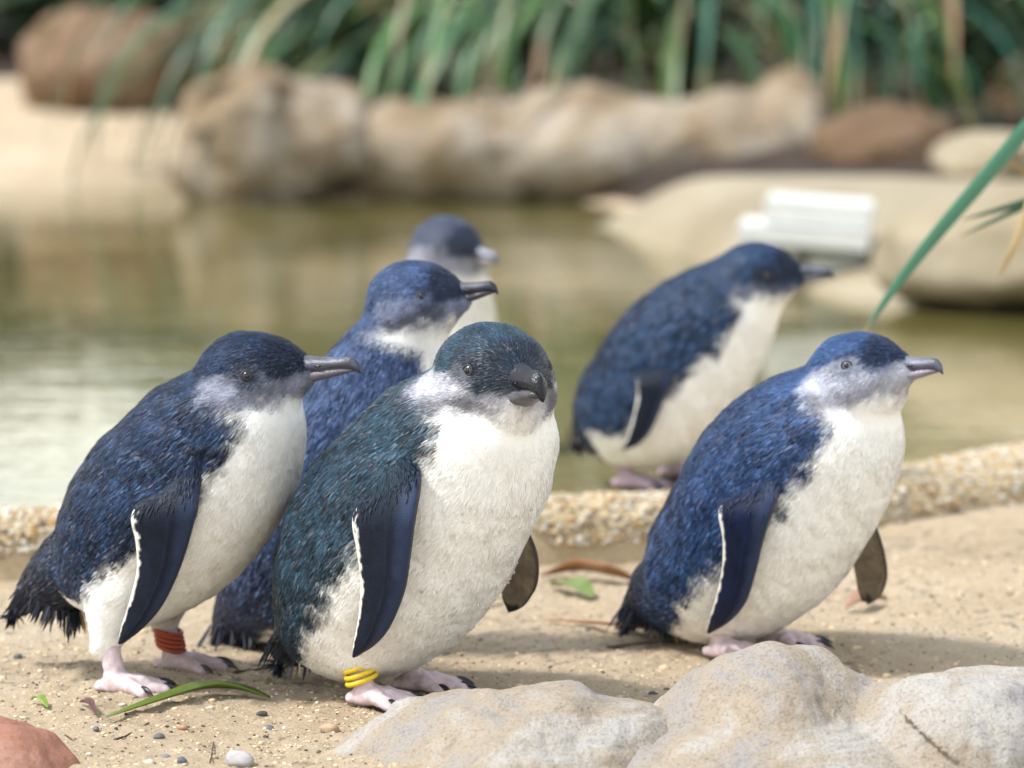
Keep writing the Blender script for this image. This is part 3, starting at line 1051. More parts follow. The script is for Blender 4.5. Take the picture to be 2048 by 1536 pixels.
        for sg in (-1, 1):
            no = obj('nostril', fast_mesh('nostril', IV1*np.array([0.075, 0.02, 0.022])*R, [IF1]), M['pupil'], bo)
            no.location = o+bf*tot*0.48+s.hl*sg*0.135*1.2*bfat*R+bu*0.05*R
            no.rotation_euler = Matrix((bf, s.hl, bu)).transposed().to_euler()
    def flippers(s, root):
        sp = s.sp
        for fl in sp.get('flippers', []):
            ns, nc = 120, 30
            lead = catmull(fl['lead'], ns)
            trail = catmull(fl['trail'], ns)
            sg = fl.get('side', -1)         # -1 right side (towards the camera), +1 left
            if 'lat' in fl:
                lat = np.interp(np.linspace(0, 1, ns), np.linspace(0, 1, len(fl['lat'])), fl['lat'])
            else:
                need = np.zeros(ns)
                ksub = np.arange(0, ns, 6)
                Ls = np.arange(0.02, 0.15, 0.002)
                for k in ksub:
                    pts = []
                    for L in Ls:
                        for c_ in (0.0, 0.25, 0.5, 0.75, 1.0):
                            px_ = lead[k]*(1-c_)+trail[k]*c_
                            pts.append(s.on_plane(px_[0], px_[1], sg*L))
                    sd = s.sdf_body(np.array(pts, np.float32)).reshape(len(Ls), 5).min(1)
                    bad = np.where(sd < 0.0055)[0]
                    need[k] = Ls[bad[-1]+1] if len(bad) and bad[-1]+1 < len(Ls) else Ls[0]
                need = np.interp(np.arange(ns), ksub, need[ksub])
                tt = np.linspace(0, 1, ns)
                best = None
                use = tt > 0.16
                for a in np.arange(0.03, 0.13, 0.003):
                    for b_ in np.arange(-0.03, 0.07, 0.004):
                        for c_ in np.arange(-0.06, 0.061, 0.02):
                            ln = a+b_*tt+c_*tt*(1-tt)
                            if (ln[use] >= need[use]).all():
                                cost = (ln[use]-need[use]).sum()+0.15*abs(c_)
                                if best is None or cost < best[0]:
                                    best = (cost, ln)
                lat = best[1] if best else need
                lat = lat-0.030*sstep(0.34, 0.0, tt)
            cs = np.linspace(0, 1, nc)
            outer, inner, co, ci = [], [], [], []
            mid = np.array([[s.on_plane(*(lead[k]*(1-c_)+trail[k]*c_), sg*lat[k]) for c_ in cs] for k in range(ns)])
            du = np.gradient(mid, axis=0)
            dv = np.gradient(mid, axis=1)
            nn = unit(np.cross(du, dv))
            if (nn[..., 1]*sg).mean() < 0:
                nn = -nn
            th = 0.0042*(np.sin(np.pi*np.clip(cs*0.93+0.05, 0, 1))**0.55)*np.where(cs < 0.35, 1.15, 1.0-0.45*(cs-0.35))
            th = th[None]*(1-0.55*np.linspace(0, 1, ns)[:, None]**2)
            end = np.ones(ns)
            th = th*end[:, None]
            # chordwise camber so the leading edge rolls away
            roll = 0.0045*np.exp(-cs/0.10)[None]*np.ones((ns, 1))
            O = mid+nn*(th-roll)[..., None]
            I = mid-nn*(th+roll)[..., None]
            tt = np.linspace(0, 1, ns)[:, None]*np.ones((1, nc))
            cc = np.ones((ns, 1))*cs[None]
            jag = noise(np.stack([tt*62+cc*9, cc*1.5, 0*tt+sp['seed']], -1), 5)
            jag2 = noise(np.stack([tt*26, cc*1.0, 0*tt+sp['seed']], -1), 15)
            white = sstep(0.905, 0.95, cc+0.05*jag+0.015*jag2)*sstep(0.10, 0.2, tt)
            dk = np.array(fl.get('col', (0.0040, 0.0080, 0.0185)))
            lt = np.array(fl.get('edge', (0.030, 0.045, 0.095)))
            n1 = fbm(mid*120, 3, sp['seed']+50)
            edge = sstep(0.30, 0.04, cc+0.05*n1)*sstep(1.0, 0.75, tt)
            CO = dk*(1+0.35*n1[..., None])
            CO = CO*(1-edge[..., None]*0.8)+lt*edge[..., None]*0.8
            CO = CO*(1-white[..., None])+np.array((0.72, 0.71, 0.64))*white[..., None]
            un = np.array(fl.get('under', (0.26, 0.215, 0.16)))  # pale grey underside, its brown-grey shade put into the base colour
            tip = sstep(0.80, 0.97, tt+0.12*n1)[..., None]
            lead_d = sstep(0.10, 0.0, cc)[..., None]*0.7
            CI = un*(1+0.3*n1[..., None])*(1-np.maximum(tip, lead_d))+np.array((0.025, 0.025, 0.032))*np.maximum(tip, lead_d)
            V = np.concatenate([O.reshape(-1, 3), I.reshape(-1, 3)])
            idO = np.arange(ns*nc).reshape(ns, nc)
            idI = idO+ns*nc
            def gq(ids, flip):
                q = np.stack([ids[:-1, :-1], ids[1:, :-1], ids[1:, 1:], ids[:-1, 1:]], -1).reshape(-1, 4)
                return q[:, ::-1] if flip else q
            def strip(a, b_):
                return np.stack([a[:-1], a[1:], b_[1:], b_[:-1]], 1)
            qs = np.concatenate([gq(idO, False), gq(idI, True), strip(idI[:, 0], idO[:, 0]), strip(idO[:, -1], idI[:, -1]), strip(idO[0], idI[0]), strip(idI[-1], idO[-1])])
            me = fast_mesh('flipper', V, [qs])
            set_col(me, np.clip(np.concatenate([CO.reshape(-1, 3), CI.reshape(-1, 3)]), 0.002, 0.9))
            fo = obj('flipper', me, M['flipper'], root)
            if 'lat' not in fl:
                rr_ = np.random.default_rng(sp['seed']+77)
                m = 2600
                ts = rr_.beta(1.0, 2.2, m)*0.44
                cs_ = rr_.random(m)
                ii = np.clip((ts*(ns-1)).astype(int), 0, ns-2)
                jj = np.clip((cs_*(nc-1)).astype(int), 0, nc-2)
                fi, fj = (ts*(ns-1)-ii)[:, None], (cs_*(nc-1)-jj)[:, None]
                p = O[ii, jj]*(1-fi)*(1-fj)+O[ii+1, jj]*fi*(1-fj)+O[ii, jj+1]*(1-fi)*fj+O[ii+1, jj+1]*fi*fj
                keep = ts < 0.15+0.10*cs_+0.05*rr_.standard_normal(m)
                p, ii, jj, ts = p[keep], ii[keep], jj[keep], ts[keep]
                m = len(p)
                n = nn[ii, jj]
                f = unit(du[ii, jj])
                sd = np.cross(n, f)
                f = unit(f+sd*rr_.normal(0, 0.2, (m, 1)))
                sd = np.cross(n, f)
                L = 0.0075*rr_.uniform(0.6, 1.2, (m, 1))
                W = L*0.16
                mx_ = rr_.random((m, 1))
                c2 = 0.7*(np.array(sp['dark'])*(1-mx_)+np.array(sp['blue'])*mx_)*np.exp(rr_.normal(0, 0.3, (m, 1)))
                fade = sstep(0.08, 0.28, ts)[:, None]
                c2 = c2*(1-fade)+dk*1.2*fade
                li = L*0.06
                V = np.stack([p-sd*W*0.35, p+sd*W*0.35, p+f*L*0.55+sd*W*0.5+n*li, p+f*L*0.55-sd*W*0.5+n*li, p+f*L+n*li*0.8], 1)
                idx = np.arange(m)*5
                me = fast_mesh('shoulder_feathers', V.reshape(-1, 3), [np.stack([idx+1, idx, idx+3, idx+2], 1), np.stack([idx+2, idx+3, idx+4], 1)])
                set_col(me, np.repeat(np.clip(c2, 0.002, 0.9), 5, 0))
                me.normals_split_custom_set_from_vertices(np.repeat(unit(n+sd*rr_.normal(0, 0.2, (m, 1))), 5, 0).tolist())
                obj('shoulder_feathers', me, M['plumage'], fo, kind='stuff')
    def foot(s, root, p, f):
        sp = s.sp
        yaw = -math.radians(f.get('yaw', sp['yaw'])-sp['yaw'])
        sz = f.get('size', 1.0)
        h = 0.0015 if not sp.get('coarse') else 0.0025
        lo, hi = np.array([-0.03, -0.04, -0.006]), np.array([0.065, 0.04, 0.066])
        g = grid_pts(lo, hi, h)
        tz = sp.get('tarsus', 0.052)
        lean = f.get('lean', -0.008)
        d = sd_cap(g, (0.002, 0, 0.010), (lean, 0, tz), 0.0085, 0.0088)
        d = smin(d, sd_cap(g, (-0.012, 0, 0.006), (0.004, 0, 0.008), 0.005, 0.008), 0.006)
        tips = []
        gz = g.copy()
        gz[..., 2] *= 2.0
        for a, Lt, rr in ((-0.50, 0.040, 0.0062), (0.0, 0.047, 0.0066), (0.50, 0.040, 0.0062)):
            tip = (Lt*math.cos(a), Lt*math.sin(a), 0.0052)
            kn = (Lt*0.5*math.cos(a), Lt*0.5*math.sin(a), 0.0095)
            d = smin(d, sd_cap(g, (0.003, 0, 0.010), kn, 0.0078, 0.0062), 0.004)
            d = smin(d, sd_cap(g, kn, tip, 0.0062, 0.0052), 0.003)
            tips.append((tip, a))
        for a, Lt in ((-0.25, 0.036), (0.25, 0.036), (-0.12, 0.033), (0.12, 0.033), (-0.38, 0.033), (0.38, 0.033)):
            tip = np.array((Lt*math.cos(a), Lt*math.sin(a), 0.0040*2.0))
            d = smin(d, sd_cap(gz, (0.004, 0, 0.006*2.0), tip, 0.0052, 0.0036), 0.003)
        d = d+0.0006*fbm(g*260, 2, sp['seed'])
        v, q = surface_nets(d, lo, h)
        v = relax(v, q, 1, 0.4)
        fo_col = np.array(f.get('col', (0.62, 0.50, 0.54)))
        n1 = fbm(v*160, 3, sp['seed']+9)
        scal = fbm(v*np.array([420, 420, 300]), 2, 3)
        col = fo_col*(1+0.16*n1[:, None]+0.12*scal[:, None])
        grime = sstep(0.25, 0.8, fbm(v*90, 3, sp['seed']+4))[:, None]*0.35
        col = col*(1-grime)+np.array((0.34, 0.26, 0.18))*grime
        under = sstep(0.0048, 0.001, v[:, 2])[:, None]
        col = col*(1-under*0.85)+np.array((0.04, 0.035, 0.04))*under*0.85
        me = fast_mesh('foot', v*sz, [q])
        set_col(me, np.clip(col, 0.01, 0.9))
        fo = obj('foot', me, M['foot'], root)
        fo.location = p
        fo.rotation_euler = (0, 0, yaw)
        for tip, a in tips:
            # curved claw
            pts = []
            for k, tpar in enumerate(np.linspace(0, 1, 6)):
                x = -0.004+0.0175*tpar
                z = 0.0032*math.sin(tpar*2.1)-0.0058*tpar**2
                rad = 0.0036*(1-tpar)**0.7+0.0003
                pts.append((x, z, rad))
            V = []
            for x, z, rad in pts:
                for an in np.linspace(0, 2*np.pi, 8, endpoint=False):
                    V.append((x, rad*0.8*math.cos(an), z+rad*math.sin(an)))
            ids = np.arange(48).reshape(6, 8)
            A, B = ids[:-1], ids[1:]
            q = np.stack([A, np.roll(A, -1, 1), np.roll(B, -1, 1), B], -1).reshape(-1, 4)
            cl = obj('claw', fast_mesh('claw', np.array(V)*sz, [q]), M['claw'], fo)
            cl.location = np.array(tip)*sz+np.array([0, 0, 0.0022])
            cl.rotation_euler = (0, 0, a)
        if f.get('bands'):
            nb, mat, R0, r0, z0, dz, tx, ty = f['bands']
            for k in range(nb):
                zz = z0+k*dz
                bo = obj('leg_band', torus(R0, r0, 32, 10), M[mat], fo)
                bo.location = (lean*(zz-0.01)/(tz-0.01)+0.001, 0, zz)
                bo.rotation_euler = (tx+random.uniform(-.05, .05), ty+random.uniform(-.06, .06), 0)
    def tail(s, root, r):
        sp = s.sp
        tl = sp.get('tail')
        if not tl:
            return
        V, Q, CL = [], [], []
        # stiff feathers from the rump: roots along a line, pointing to the tail tip
        n = int(tl.get('n', 46)*2)
        tip0 = s.on_plane(*tl['tip'])
        a0, a1 = s.on_plane(*tl['root'][0]), s.on_plane(*tl['root'][1])
        for k in range(n):
            t = r.random()
            lat = r.normal(0, 0.30)
            rw = tl.get('w', 0.028)
            p0 = a0*(1-t)+a1*t+np.array([0, lat*rw, 0])
            end_a = s.on_plane(*tl['end'][0])
            end_b = s.on_plane(*tl['end'][1])
            p1 = end_a*(1-t)+end_b*t+np.array([0, lat*rw*1.5, 0])
            p1 = p0+(p1-p0)*r.uniform(0.35, 0.85)+r.normal(0, 0.002, 3)
            dr = p1-p0
            L = np.linalg.norm(dr)
            dr = dr/L
            sd = unit(np.cross(dr, unit(np.array([r.normal(0, 0.5), 1, r.normal(0, 0.5)]))))
            W = 0.0013*r.uniform(0.6, 1.4)
            b0 = len(V)
            sag = np.array([-0.002, 0, -0.002])
            for x, w_ in ((0, 0.6), (0.35, 1.0), (0.75, 0.85), (1.0, 0.08)):
                c_ = p0+dr*L*x+sag*(x*x)
                V += [c_-sd*W*w_, c_+sd*W*w_]
                cc = np.array(tl.get('col', (0.014, 0.016, 0.026)))*r.uniform(0.7, 1.6)
                if t > tl.get('tan_from', 0.75) or (x == 1.0 and r.random() < tl.get('tan_tips', 0.25)):
                    cc = np.array((0.34, 0.26, 0.13))*r.uniform(0.7, 1.2)
                CL += [cc, cc]
            for j in range(3):
                Q.append((b0+2*j, b0+2*j+1, b0+2*j+3, b0+2*j+2))
        me = fast_mesh('tail', np.array(V), [np.array(Q)])
        set_col(me, np.array(CL))
        obj('tail', me, M['plumage'], root, kind='stuff')
    def droplets(s, root, r):
        p, n = s.sample(4000, r)
        _, isd, hw, t, th, hc, i = s.colour(p, s.sp['seed'])
        w = (isd < 0.2) & (hw < 0.2) & (t > 0.12) & (t < 0.75)
        a = np.where(w)[0][:s.sp['droplets']]
        b_ = np.where((isd > 0.8) & (t > 0.3))[0][:40]
        k = np.concatenate([a, b_])
        size = np.concatenate([np.exp(r.normal(math.log(0.0008), 0.32, len(a))), np.full(len(b_), 0.0006)])
        me = scatter_blobs('water_droplets', p[k]+n[k]*0.0008, size, np.ones((len(k), 3)), flat=1.0, seed=3)
        obj('water_droplets', me, M['droplet'], root, kind='stuff')

def torus(R0, r0, n=32, m=10):
    a = np.linspace(0, 2*np.pi, n, endpoint=False)
    b_ = np.linspace(0, 2*np.pi, m, endpoint=False)
    A, B = np.meshgrid(a, b_, indexing='ij')
    V = np.stack([(R0+r0*np.cos(B))*np.cos(A), (R0+r0*np.cos(B))*np.sin(A), r0*np.sin(B)], -1).reshape(-1, 3)
    ids = np.arange(n*m).reshape(n, m)
    q = np.stack([ids, np.roll(ids, -1, 0), np.roll(np.roll(ids, -1, 0), -1, 1), np.roll(ids, -1, 1)], -1).reshape(-1, 4)
    return fast_mesh('ring', V, [q])

def base_from(pts, z=0.0):
    w = np.mean([ground_at(u, v, z) for u, v in pts], 0)
    return (w[0], w[1], z)

birds = []
# front penguin, head turned to the lens
birds.append(dict(seed=2, label='teal backed penguin with yellow leg bands beside the low sandstone rock', yaw=42, base=base_from([(728, 1410), (815, 1380)]),
    thr_t=[0, .28, .36, .46, .56, .67, .80, 1], rump=(0.46, 0.22), chain=[(566, 1322, 9), (592, 1285, 44), (626, 1258, 76), (664, 1232, 108), (716, 1200, 165), (782, 1105, 222), (865, 988, 212), (938, 898, 177), (965, 840, 127), (982, 795, 92)],
    head=(985, 766, 117), hyaw=65, hpitch=-1, bill=0.034, bill_tilt=5, blend=0.0025, bill_fat=1.45, jowl=True, wet=True, n_feathers=150000, vox=0.0028,
    dark=(0.004, 0.011, 0.019), blue=(0.017, 0.047, 0.078), glint=(0.06, 0.105, 0.14), cheek=(0.30, 0.30, 0.34), crown_gain=1.25, cap=0.26, pale_edges=0.06, mask=0.85, grey_up=-0.10, band=0.85,
    eye=(0.66, 0.60, 0.32), droplets=260,
    thr=[180, 180, 148, 109, 107, 109, 96, 90],
    bill_up=(0.010, 0.010, 0.014), bill_low=(0.07, 0.07, 0.075),
    flippers=[dict(side=-1, lead=[(815, 890), (832, 950), (822, 1030), (812, 1110), (800, 1185), (770, 1258), (738, 1298), (712, 1315)], trail=[(770, 910), (735, 975), (706, 1035), (714, 1100), (722, 1165), (718, 1230), (708, 1285), (705, 1310)]),
              dict(side=1, lat=[0.075, 0.10, 0.115, 0.12], lead=[(1020, 960), (1058, 1050), (1080, 1110), (1079, 1165), (1055, 1208), (1022, 1222)], trail=[(950, 1010), (985, 1080), (1003, 1130), (1002, 1165), (1005, 1195), (1014, 1218)])],
    feet=[dict(u=728, v=1412, yaw=25, bands=(3, 'yellow_band', 0.0125, 0.0021, 0.022, 0.0052, 0.10, -0.32), lean=-0.010), dict(u=822, v=1382, yaw=20)],
    tail=dict(tip=(570, 1340), root=[(570, 1270), (650, 1305)], end=[(560, 1325), (668, 1356)], n=90, w=0.05, tan_from=0.93, tan_tips=0.3)))
# left penguin with red band
birds.append(dict(seed=3, label='penguin with a red leg band standing with its bill level', yaw=24, base=base_from([(228, 1385), (345, 1342)]),
    thr_t=[0, .28, .36, .46, .56, .67, .80, 1], rump=(0.5, 0.22), chain=[(38, 1222, 9), (82, 1180, 40), (136, 1145, 74), (190, 1115, 98), (245, 1108, 138), (312, 1045, 186), (400, 948, 187), (462, 868, 150), (488, 824, 111), (494, 786, 92)],
    head=(497, 763, 99), hyaw=20, hpitch=12, bill=0.050, bill_tilt=-5, n_feathers=120000,
    dark=(0.004, 0.009, 0.021), blue=(0.015, 0.034, 0.083), cheek=(0.15, 0.16, 0.21), cap=0.22, band=0.5, pale_edges=0.06,
    eye=(0.42, 0.66, 0.14), bill_up=(0.05, 0.055, 0.075), bill_low=(0.15, 0.14, 0.17),
    flippers=[dict(side=-1, lead=[(420, 890), (395, 958), (388, 1020), (372, 1085), (350, 1150), (318, 1215), (278, 1262), (243, 1289)], trail=[(360, 925), (300, 985), (264, 1030), (272, 1085), (274, 1140), (260, 1200), (244, 1250), (236, 1284)])],
    feet=[dict(u=228, v=1387, yaw=18, lean=-0.006), dict(u=345, v=1343, yaw=16, col=(0.40, 0.30, 0.33), bands=(5, 'red_band', 0.0120, 0.0019, 0.021, 0.0037, 0.0, 0.25))],
    tail=dict(tip=(20, 1230), root=[(60, 1165), (165, 1225)], end=[(16, 1232), (185, 1282)], n=110, w=0.045, tan_from=0.97, tan_tips=0.22)))
# tall penguin between and behind the two
birds.append(dict(seed=4, label='upright slate blue penguin standing behind the yellow-banded penguin', yaw=20, base=(at(640, 1300, 0.27)[0], 0.27, 0.0),
    thr_t=[0, .28, .36, .46, .56, .67, .80, 1], chain=[(440, 1290, 9), (465, 1250, 38), (495, 1222, 64), (535, 1190, 98), (590, 1130, 148), (660, 1040, 170), (715, 920, 165), (757, 805, 138), (797, 690, 96), (814, 634, 83)],
    head=(823, 607, 85), hyaw=16, hpitch=9, bill=0.033, bill_tilt=2, n_feathers=105000, rump=(0.62, 0.30),  # shade from neighbouring birds painted in as a longer dark rump
    dark=(0.018, 0.035, 0.085), blue=(0.056, 0.092, 0.195), glint=(0.05, 0.06, 0.10), cheek=(0.13, 0.15, 0.22), pale_edges=0.04, mask=0.6, band=0.8,
    thr=[180, 170, 135, 126, 130, 134, 140, 140], eye=(0.55, 0.6, 0.16), bill_up=(0.035, 0.037, 0.048), bill_low=(0.06, 0.055, 0.07),
    flippers=[],
    feet=[dict(x=0.0, y=-0.04, yaw=15), dict(x=0.03, y=0.04, yaw=15)],
    tail=dict(tip=(430, 1300), root=[(445, 1240), (540, 1260)], end=[(428, 1298), (580, 1312)], n=120, w=0.05, tan_from=0.985, tan_tips=0.35)))
# right penguin
birds.append(dict(seed=5, label='bright blue penguin behind the two-humped rock lifting its bill', yaw=38, base=base_from([(1440, 1318), (1540, 1296)]),
    thr_t=[0, .28, .36, .46, .56, .67, .80, 1], rump=(0.46, 0.22), chain=[(1262, 1250, 9), (1290, 1212, 42), (1330, 1188, 72), (1385, 1168, 108), (1450, 1128, 158), (1520, 1055, 190), (1583, 960, 192), (1646, 888, 160), (1687, 830, 111), (1705, 791, 88)],
    head=(1712, 764, 97), hyaw=38, hpitch=16, bill=0.036, bill_tilt=-8, n_feathers=120000,
    dark=(0.006, 0.017, 0.052), blue=(0.026, 0.060, 0.150), glint=(0.06, 0.08, 0.15), cheek=(0.28, 0.29, 0.345), cap=0.40, brow=0.3, lore=0.2, mask=0.55, band=0.45, crown_gain=1.5, iris=(0.26, 0.31, 0.37),
    eye=(0.44, 0.64, 0.32), bill_up=(0.07, 0.072, 0.10), bill_low=(0.20, 0.18, 0.22),
    thr=[180, 180, 148, 106, 108, 118, 114, 104],
    flippers=[dict(side=-1, col=(0.0042, 0.0085, 0.030), lead=[(1555, 895), (1558, 955), (1538, 1020), (1518, 1090), (1504, 1150), (1484, 1210), (1455, 1248), (1424, 1266)], trail=[(1500, 930), (1462, 980), (1438, 1020), (1446, 1080), (1444, 1140), (1432, 1195), (1419, 1238), (1413, 1262)]),
              dict(side=1, lat=[0.07, 0.10, 0.12, 0.13], lead=[(1720, 960), (1752, 1040), (1772, 1100), (1778, 1150), (1765, 1188), (1735, 1200)], trail=[(1650, 1000), (1685, 1070), (1702, 1110), (1710, 1145), (1716, 1180), (1724, 1202)])],
    feet=[dict(u=1440, v=1318, yaw=30), dict(u=1545, v=1296, yaw=30)],
    tail=dict(tip=(1255, 1255), root=[(1275, 1200), (1355, 1240)], end=[(1253, 1258), (1385, 1302)], n=100, w=0.045, tan_from=0.97, tan_tips=0.35)))
# far penguin on the pool side of the kerb
wb = ground_at(1275, 976, WATER)
birds.append(dict(seed=6, label='hunched navy penguin standing in the shallows beyond the kerb', yaw=20, base=(wb[0]+0.02, wb[1], WATER), floor=WATER, coarse=True, vox=0.0038,
    chain=[(1182, 872, 32), (1225, 838, 78), (1262, 815, 112), (1308, 793, 142), (1366, 716, 146), (1430, 645, 119), (1482, 590, 86), (1502, 568, 66)],
    head=(1510, 558, 73), hyaw=12, hpitch=6, bill=0.036, bill_tilt=-4, n_feathers=36000,
    dark=(0.007, 0.017, 0.040), blue=(0.022, 0.050, 0.112), cheek=(0.07, 0.08, 0.12), cap=-0.1, mask=0.95, grey_up=0.0,
    eye=(0.5, 0.6, 0.12), bill_up=(0.06, 0.065, 0.08), bill_low=(0.10, 0.10, 0.12),
    flippers=[dict(side=-1, lead=[(1360, 690), (1350, 740), (1325, 800), (1300, 860), (1275, 890), (1248, 902)], trail=[(1285, 710), (1272, 745), (1275, 790), (1265, 840), (1255, 875), (1244, 898)]),
              dict(side=1, lat=[0.07, 0.085, 0.095, 0.10], under=(0.12, 0.075, 0.05), lead=[(1480, 740), (1500, 780), (1512, 800), (1510, 820), (1495, 835), (1480, 842)], trail=[(1430, 770), (1450, 800), (1462, 815), (1466, 825), (1468, 835), (1474, 840)])],
    feet=[dict(u=1252, v=978, yaw=15, col=(0.34, 0.25, 0.30)), dict(u=1345, v=955, yaw=15, col=(0.34, 0.25, 0.30))],
    tail=dict(tip=(1180, 915), root=[(1162, 840), (1210, 880)], end=[(1178, 918), (1225, 932)], n=50, w=0.035, tan_from=0.95)))
# hindmost penguin, only head and breast in view
wb = ground_at(880, 905, WATER)
birds.append(dict(seed=8, label='grey headed penguin standing furthest out in the shallow water', yaw=45, base=(wb[0], wb[1], WATER), floor=WATER, coarse=True, vox=0.0038,
    chain=[(800, 870, 35), (830, 850, 80), (860, 810, 112), (880, 720, 122), (888, 640, 104), (890, 580, 92), (892, 540, 80), (893, 520, 72)],
    head=(892, 505, 70), hyaw=42, hpitch=-2, bill=0.032, bill_tilt=-4, n_feathers=26000,
    dark=(0.03, 0.036, 0.06), blue=(0.06, 0.08, 0.13), cheek=(0.17, 0.17, 0.20), mask=0.5, white=(0.78, 0.74, 0.66),
    eye=(0.52, 0.6, 0.14), bill_up=(0.11, 0.12, 0.15), bill_low=(0.22, 0.2, 0.22),
    flippers=[], feet=[dict(x=0.0, y=-0.035, yaw=40), dict(x=0.02, y=0.035, yaw=40)], tail=dict(tip=(770, 900), root=[(785, 850), (815, 880)], end=[(770, 905), (800, 912)], n=40, w=0.03)))
for sp in birds:
    Penguin(sp).build()

# ------------------------------------------------------------------ strap-leaved plants
def blade_mesh(seed, L=0.9, W=0.018, lift=1.25, droop=2.6, segs=14, tan=0.15):
    r = np.random.default_rng(seed)
    pts = [np.zeros(3)]
    ang = lift
    for k in range(segs):
        t = (k+1)/segs
        ang = lift-droop*t**1.15
        pts.append(pts[-1]+np.array([math.cos(ang), 0.02*r.normal(), math.sin(ang)])*L/segs)
    pts = np.array(pts)
    V, CL = [], []
    g0 = np.array([(0.035, 0.105, 0.035), (0.03, 0.105, 0.065), (0.05, 0.125, 0.022), (0.025, 0.085, 0.05), (0.08, 0.13, 0.022), (0.03, 0.10, 0.03), (0.20, 0.155, 0.085)][6 if seed == 9 else seed % 6])
    for k, p in enumerate(pts):
        t = k/segs
        w = W*min(1, 0.55+2.2*t)*(1-max(0, (t-0.6)/0.4)**2*0.9)
        d = pts[min(k+1, segs)]-pts[max(k-1, 0)]
        nrm = unit(np.array([-d[2], 0, d[0]]))
        V += [p+np.array([0, -w/2, 0])+nrm*w*0.22, p, p+np.array([0, w/2, 0])+nrm*w*0.22]
        tn = np.clip((t-(1-tan))/0.06, 0, 1)
        c_ = g0*(1-tn)+np.array((0.36, 0.24, 0.13))*tn
        CL += [c_*1.1, c_*0.85, c_*1.1]
    ids = np.arange(len(V)).reshape(-1, 3)
    q = np.concatenate([np.stack([ids[:-1, j], ids[1:, j], ids[1:, j+1], ids[:-1, j+1]], 1) for j in (0, 1)])
    me = fast_mesh('leaf', np.array(V), [q])
    set_col(me, np.array(CL))
    me.materials.append(M['strap_leaf'])
    return me
rr = random.Random(5)
BL = [blade_mesh(k, rr.uniform(1.0, 1.45), rr.uniform(0.020, 0.040), rr.uniform(0.95, 1.4), rr.uniform(2.45, 2.9), 16, rr.choice([0.05, 0.1, 0.18])) for k in range(15)]
def tussock(name, pos, n, label, az0, az1, scale=1.0, group='strap-leaved plants on the far bank', meshes=None):
    root = obj(name, None, None, None, label, 'plant', group)
    root.location = pos
    for k in range(n):
        o = bpy.data.objects.new('leaf', rr.choice(meshes or BL))
        C.objects.link(o)
        o.parent = root
        a = rr.uniform(az0, az1)
        o.rotation_euler = (rr.uniform(-0.15, 0.15), rr.uniform(-0.22, 0.22), a)
        s_ = scale*rr.uniform(0.6, 1.15)
        o.scale = (s_, s_, s_)
        o.location = (rr.uniform(-0.10, 0.10), rr.uniform(-0.07, 0.07), rr.uniform(-0.02, 0.04))
    return root
D2 = math.radians
for (u, Y, z, n, lab, a0, a1, sc_) in [
    (830, 7.62, 0.27, 46, 'strap-leaved plant drooping over the blocky boulder', -205, -125, 1.1),
    (1090, 7.62, 0.28, 46, 'dense strap-leaved plant behind the middle of the long boulder', -195, -85, 1.1),
    (1370, 7.62, 0.28, 46, 'blue green strap-leaved plant hanging over the long boulder', -140, -40, 1.06),
    (1640, 7.62, 0.28, 46, 'strap-leaved plant behind the rounded end of the long boulder', -95, 10, 1.1),
    (1900, 7.62, 0.27, 46, 'strap-leaved plant rising behind the flat ledge stone', -75, 20, 1.1)]:
    X = (u-1024)/F*(Y+3)
    tussock('strap_leaf_plant', (X, Y, z), n, lab, D2(a0), D2(a1), sc_)
for u, Y, z, n, lab in [(600, 9.9, 0.35, 40, 'sparse strap-leaved plant beside the dark brown boulder'), (1180, 9.2, 0.40, 50, 'shaded strap-leaved plant under the tall shaded shrub'),
                        (1540, 9.2, 0.40, 50, 'shaded strap-leaved plant behind the blue green one'), (1870, 9.4, 0.40, 50, 'strap-leaved plant beside the grey brown boulder'), (2170, 9.0, 0.35, 50, 'strap-leaved plant in front of the light green shrub')]:
    X = (u-1024)/F*(Y+3)
    tussock('strap_leaf_plant', (X, Y, z), n, lab, D2(-190), D2(10), 1.0)

# single long leaves of a plant standing beside the pool, reaching in over the water
def leaf_between(name, pts, W, parent, col, tip=(0.36, 0.26, 0.12), tan=0.05, seed=0):
    c3 = catmull(pts, 22)
    V, CL = [], []
    for k, p in enumerate(c3):
        t = k/21
        w = W*(1-max(0, (t-0.55)/0.45)**2*0.85)
        d = unit(c3[min(k+1, 21)]-c3[max(k-1, 0)])
        sd = unit(np.cross(d, np.array([0.15, 1, 0.25])))
        nn = unit(np.cross(sd, d))
        V += [p-sd*w/2+nn*w*0.15, p, p+sd*w/2+nn*w*0.15]
        tn = np.clip((t-(1-tan))/0.05, 0, 1)
        cc = np.array(col)*(1-tn)+np.array(tip)*tn
        CL += [cc*1.15, cc*0.8, cc*1.1]
    V = np.array(V)
    org = np.array(parent.location)
    ids = np.arange(len(V)).reshape(-1, 3)
    q = np.concatenate([np.stack([ids[:-1, j], ids[1:, j], ids[1:, j+1], ids[:-1, j+1]], 1) for j in (0, 1)])
    me = fast_mesh(name, V-org, [q])
    set_col(me, np.array(CL))
    return obj(name, me, M['crown_leaf'], parent)
pl = obj('strap_leaf_plant', None, None, None, 'strap-leaved plant beside the pool reaching one long leaf behind the bright blue penguin', 'plant', None)
Yp = 0.72
pl.location = (0.95, 1.25, 0.0)
root_p = np.array([0.95, 1.25, 0.03])
leaf_between('leaf', [root_p, at(2600, 300, 1.1), at(2330, 60, 0.95), at(2130, 180, 0.85), at(1950, 380, 0.78), at(1820, 535, 0.74), at(1722, 672, 0.70)], 0.0165, pl, (0.055, 0.17, 0.10))
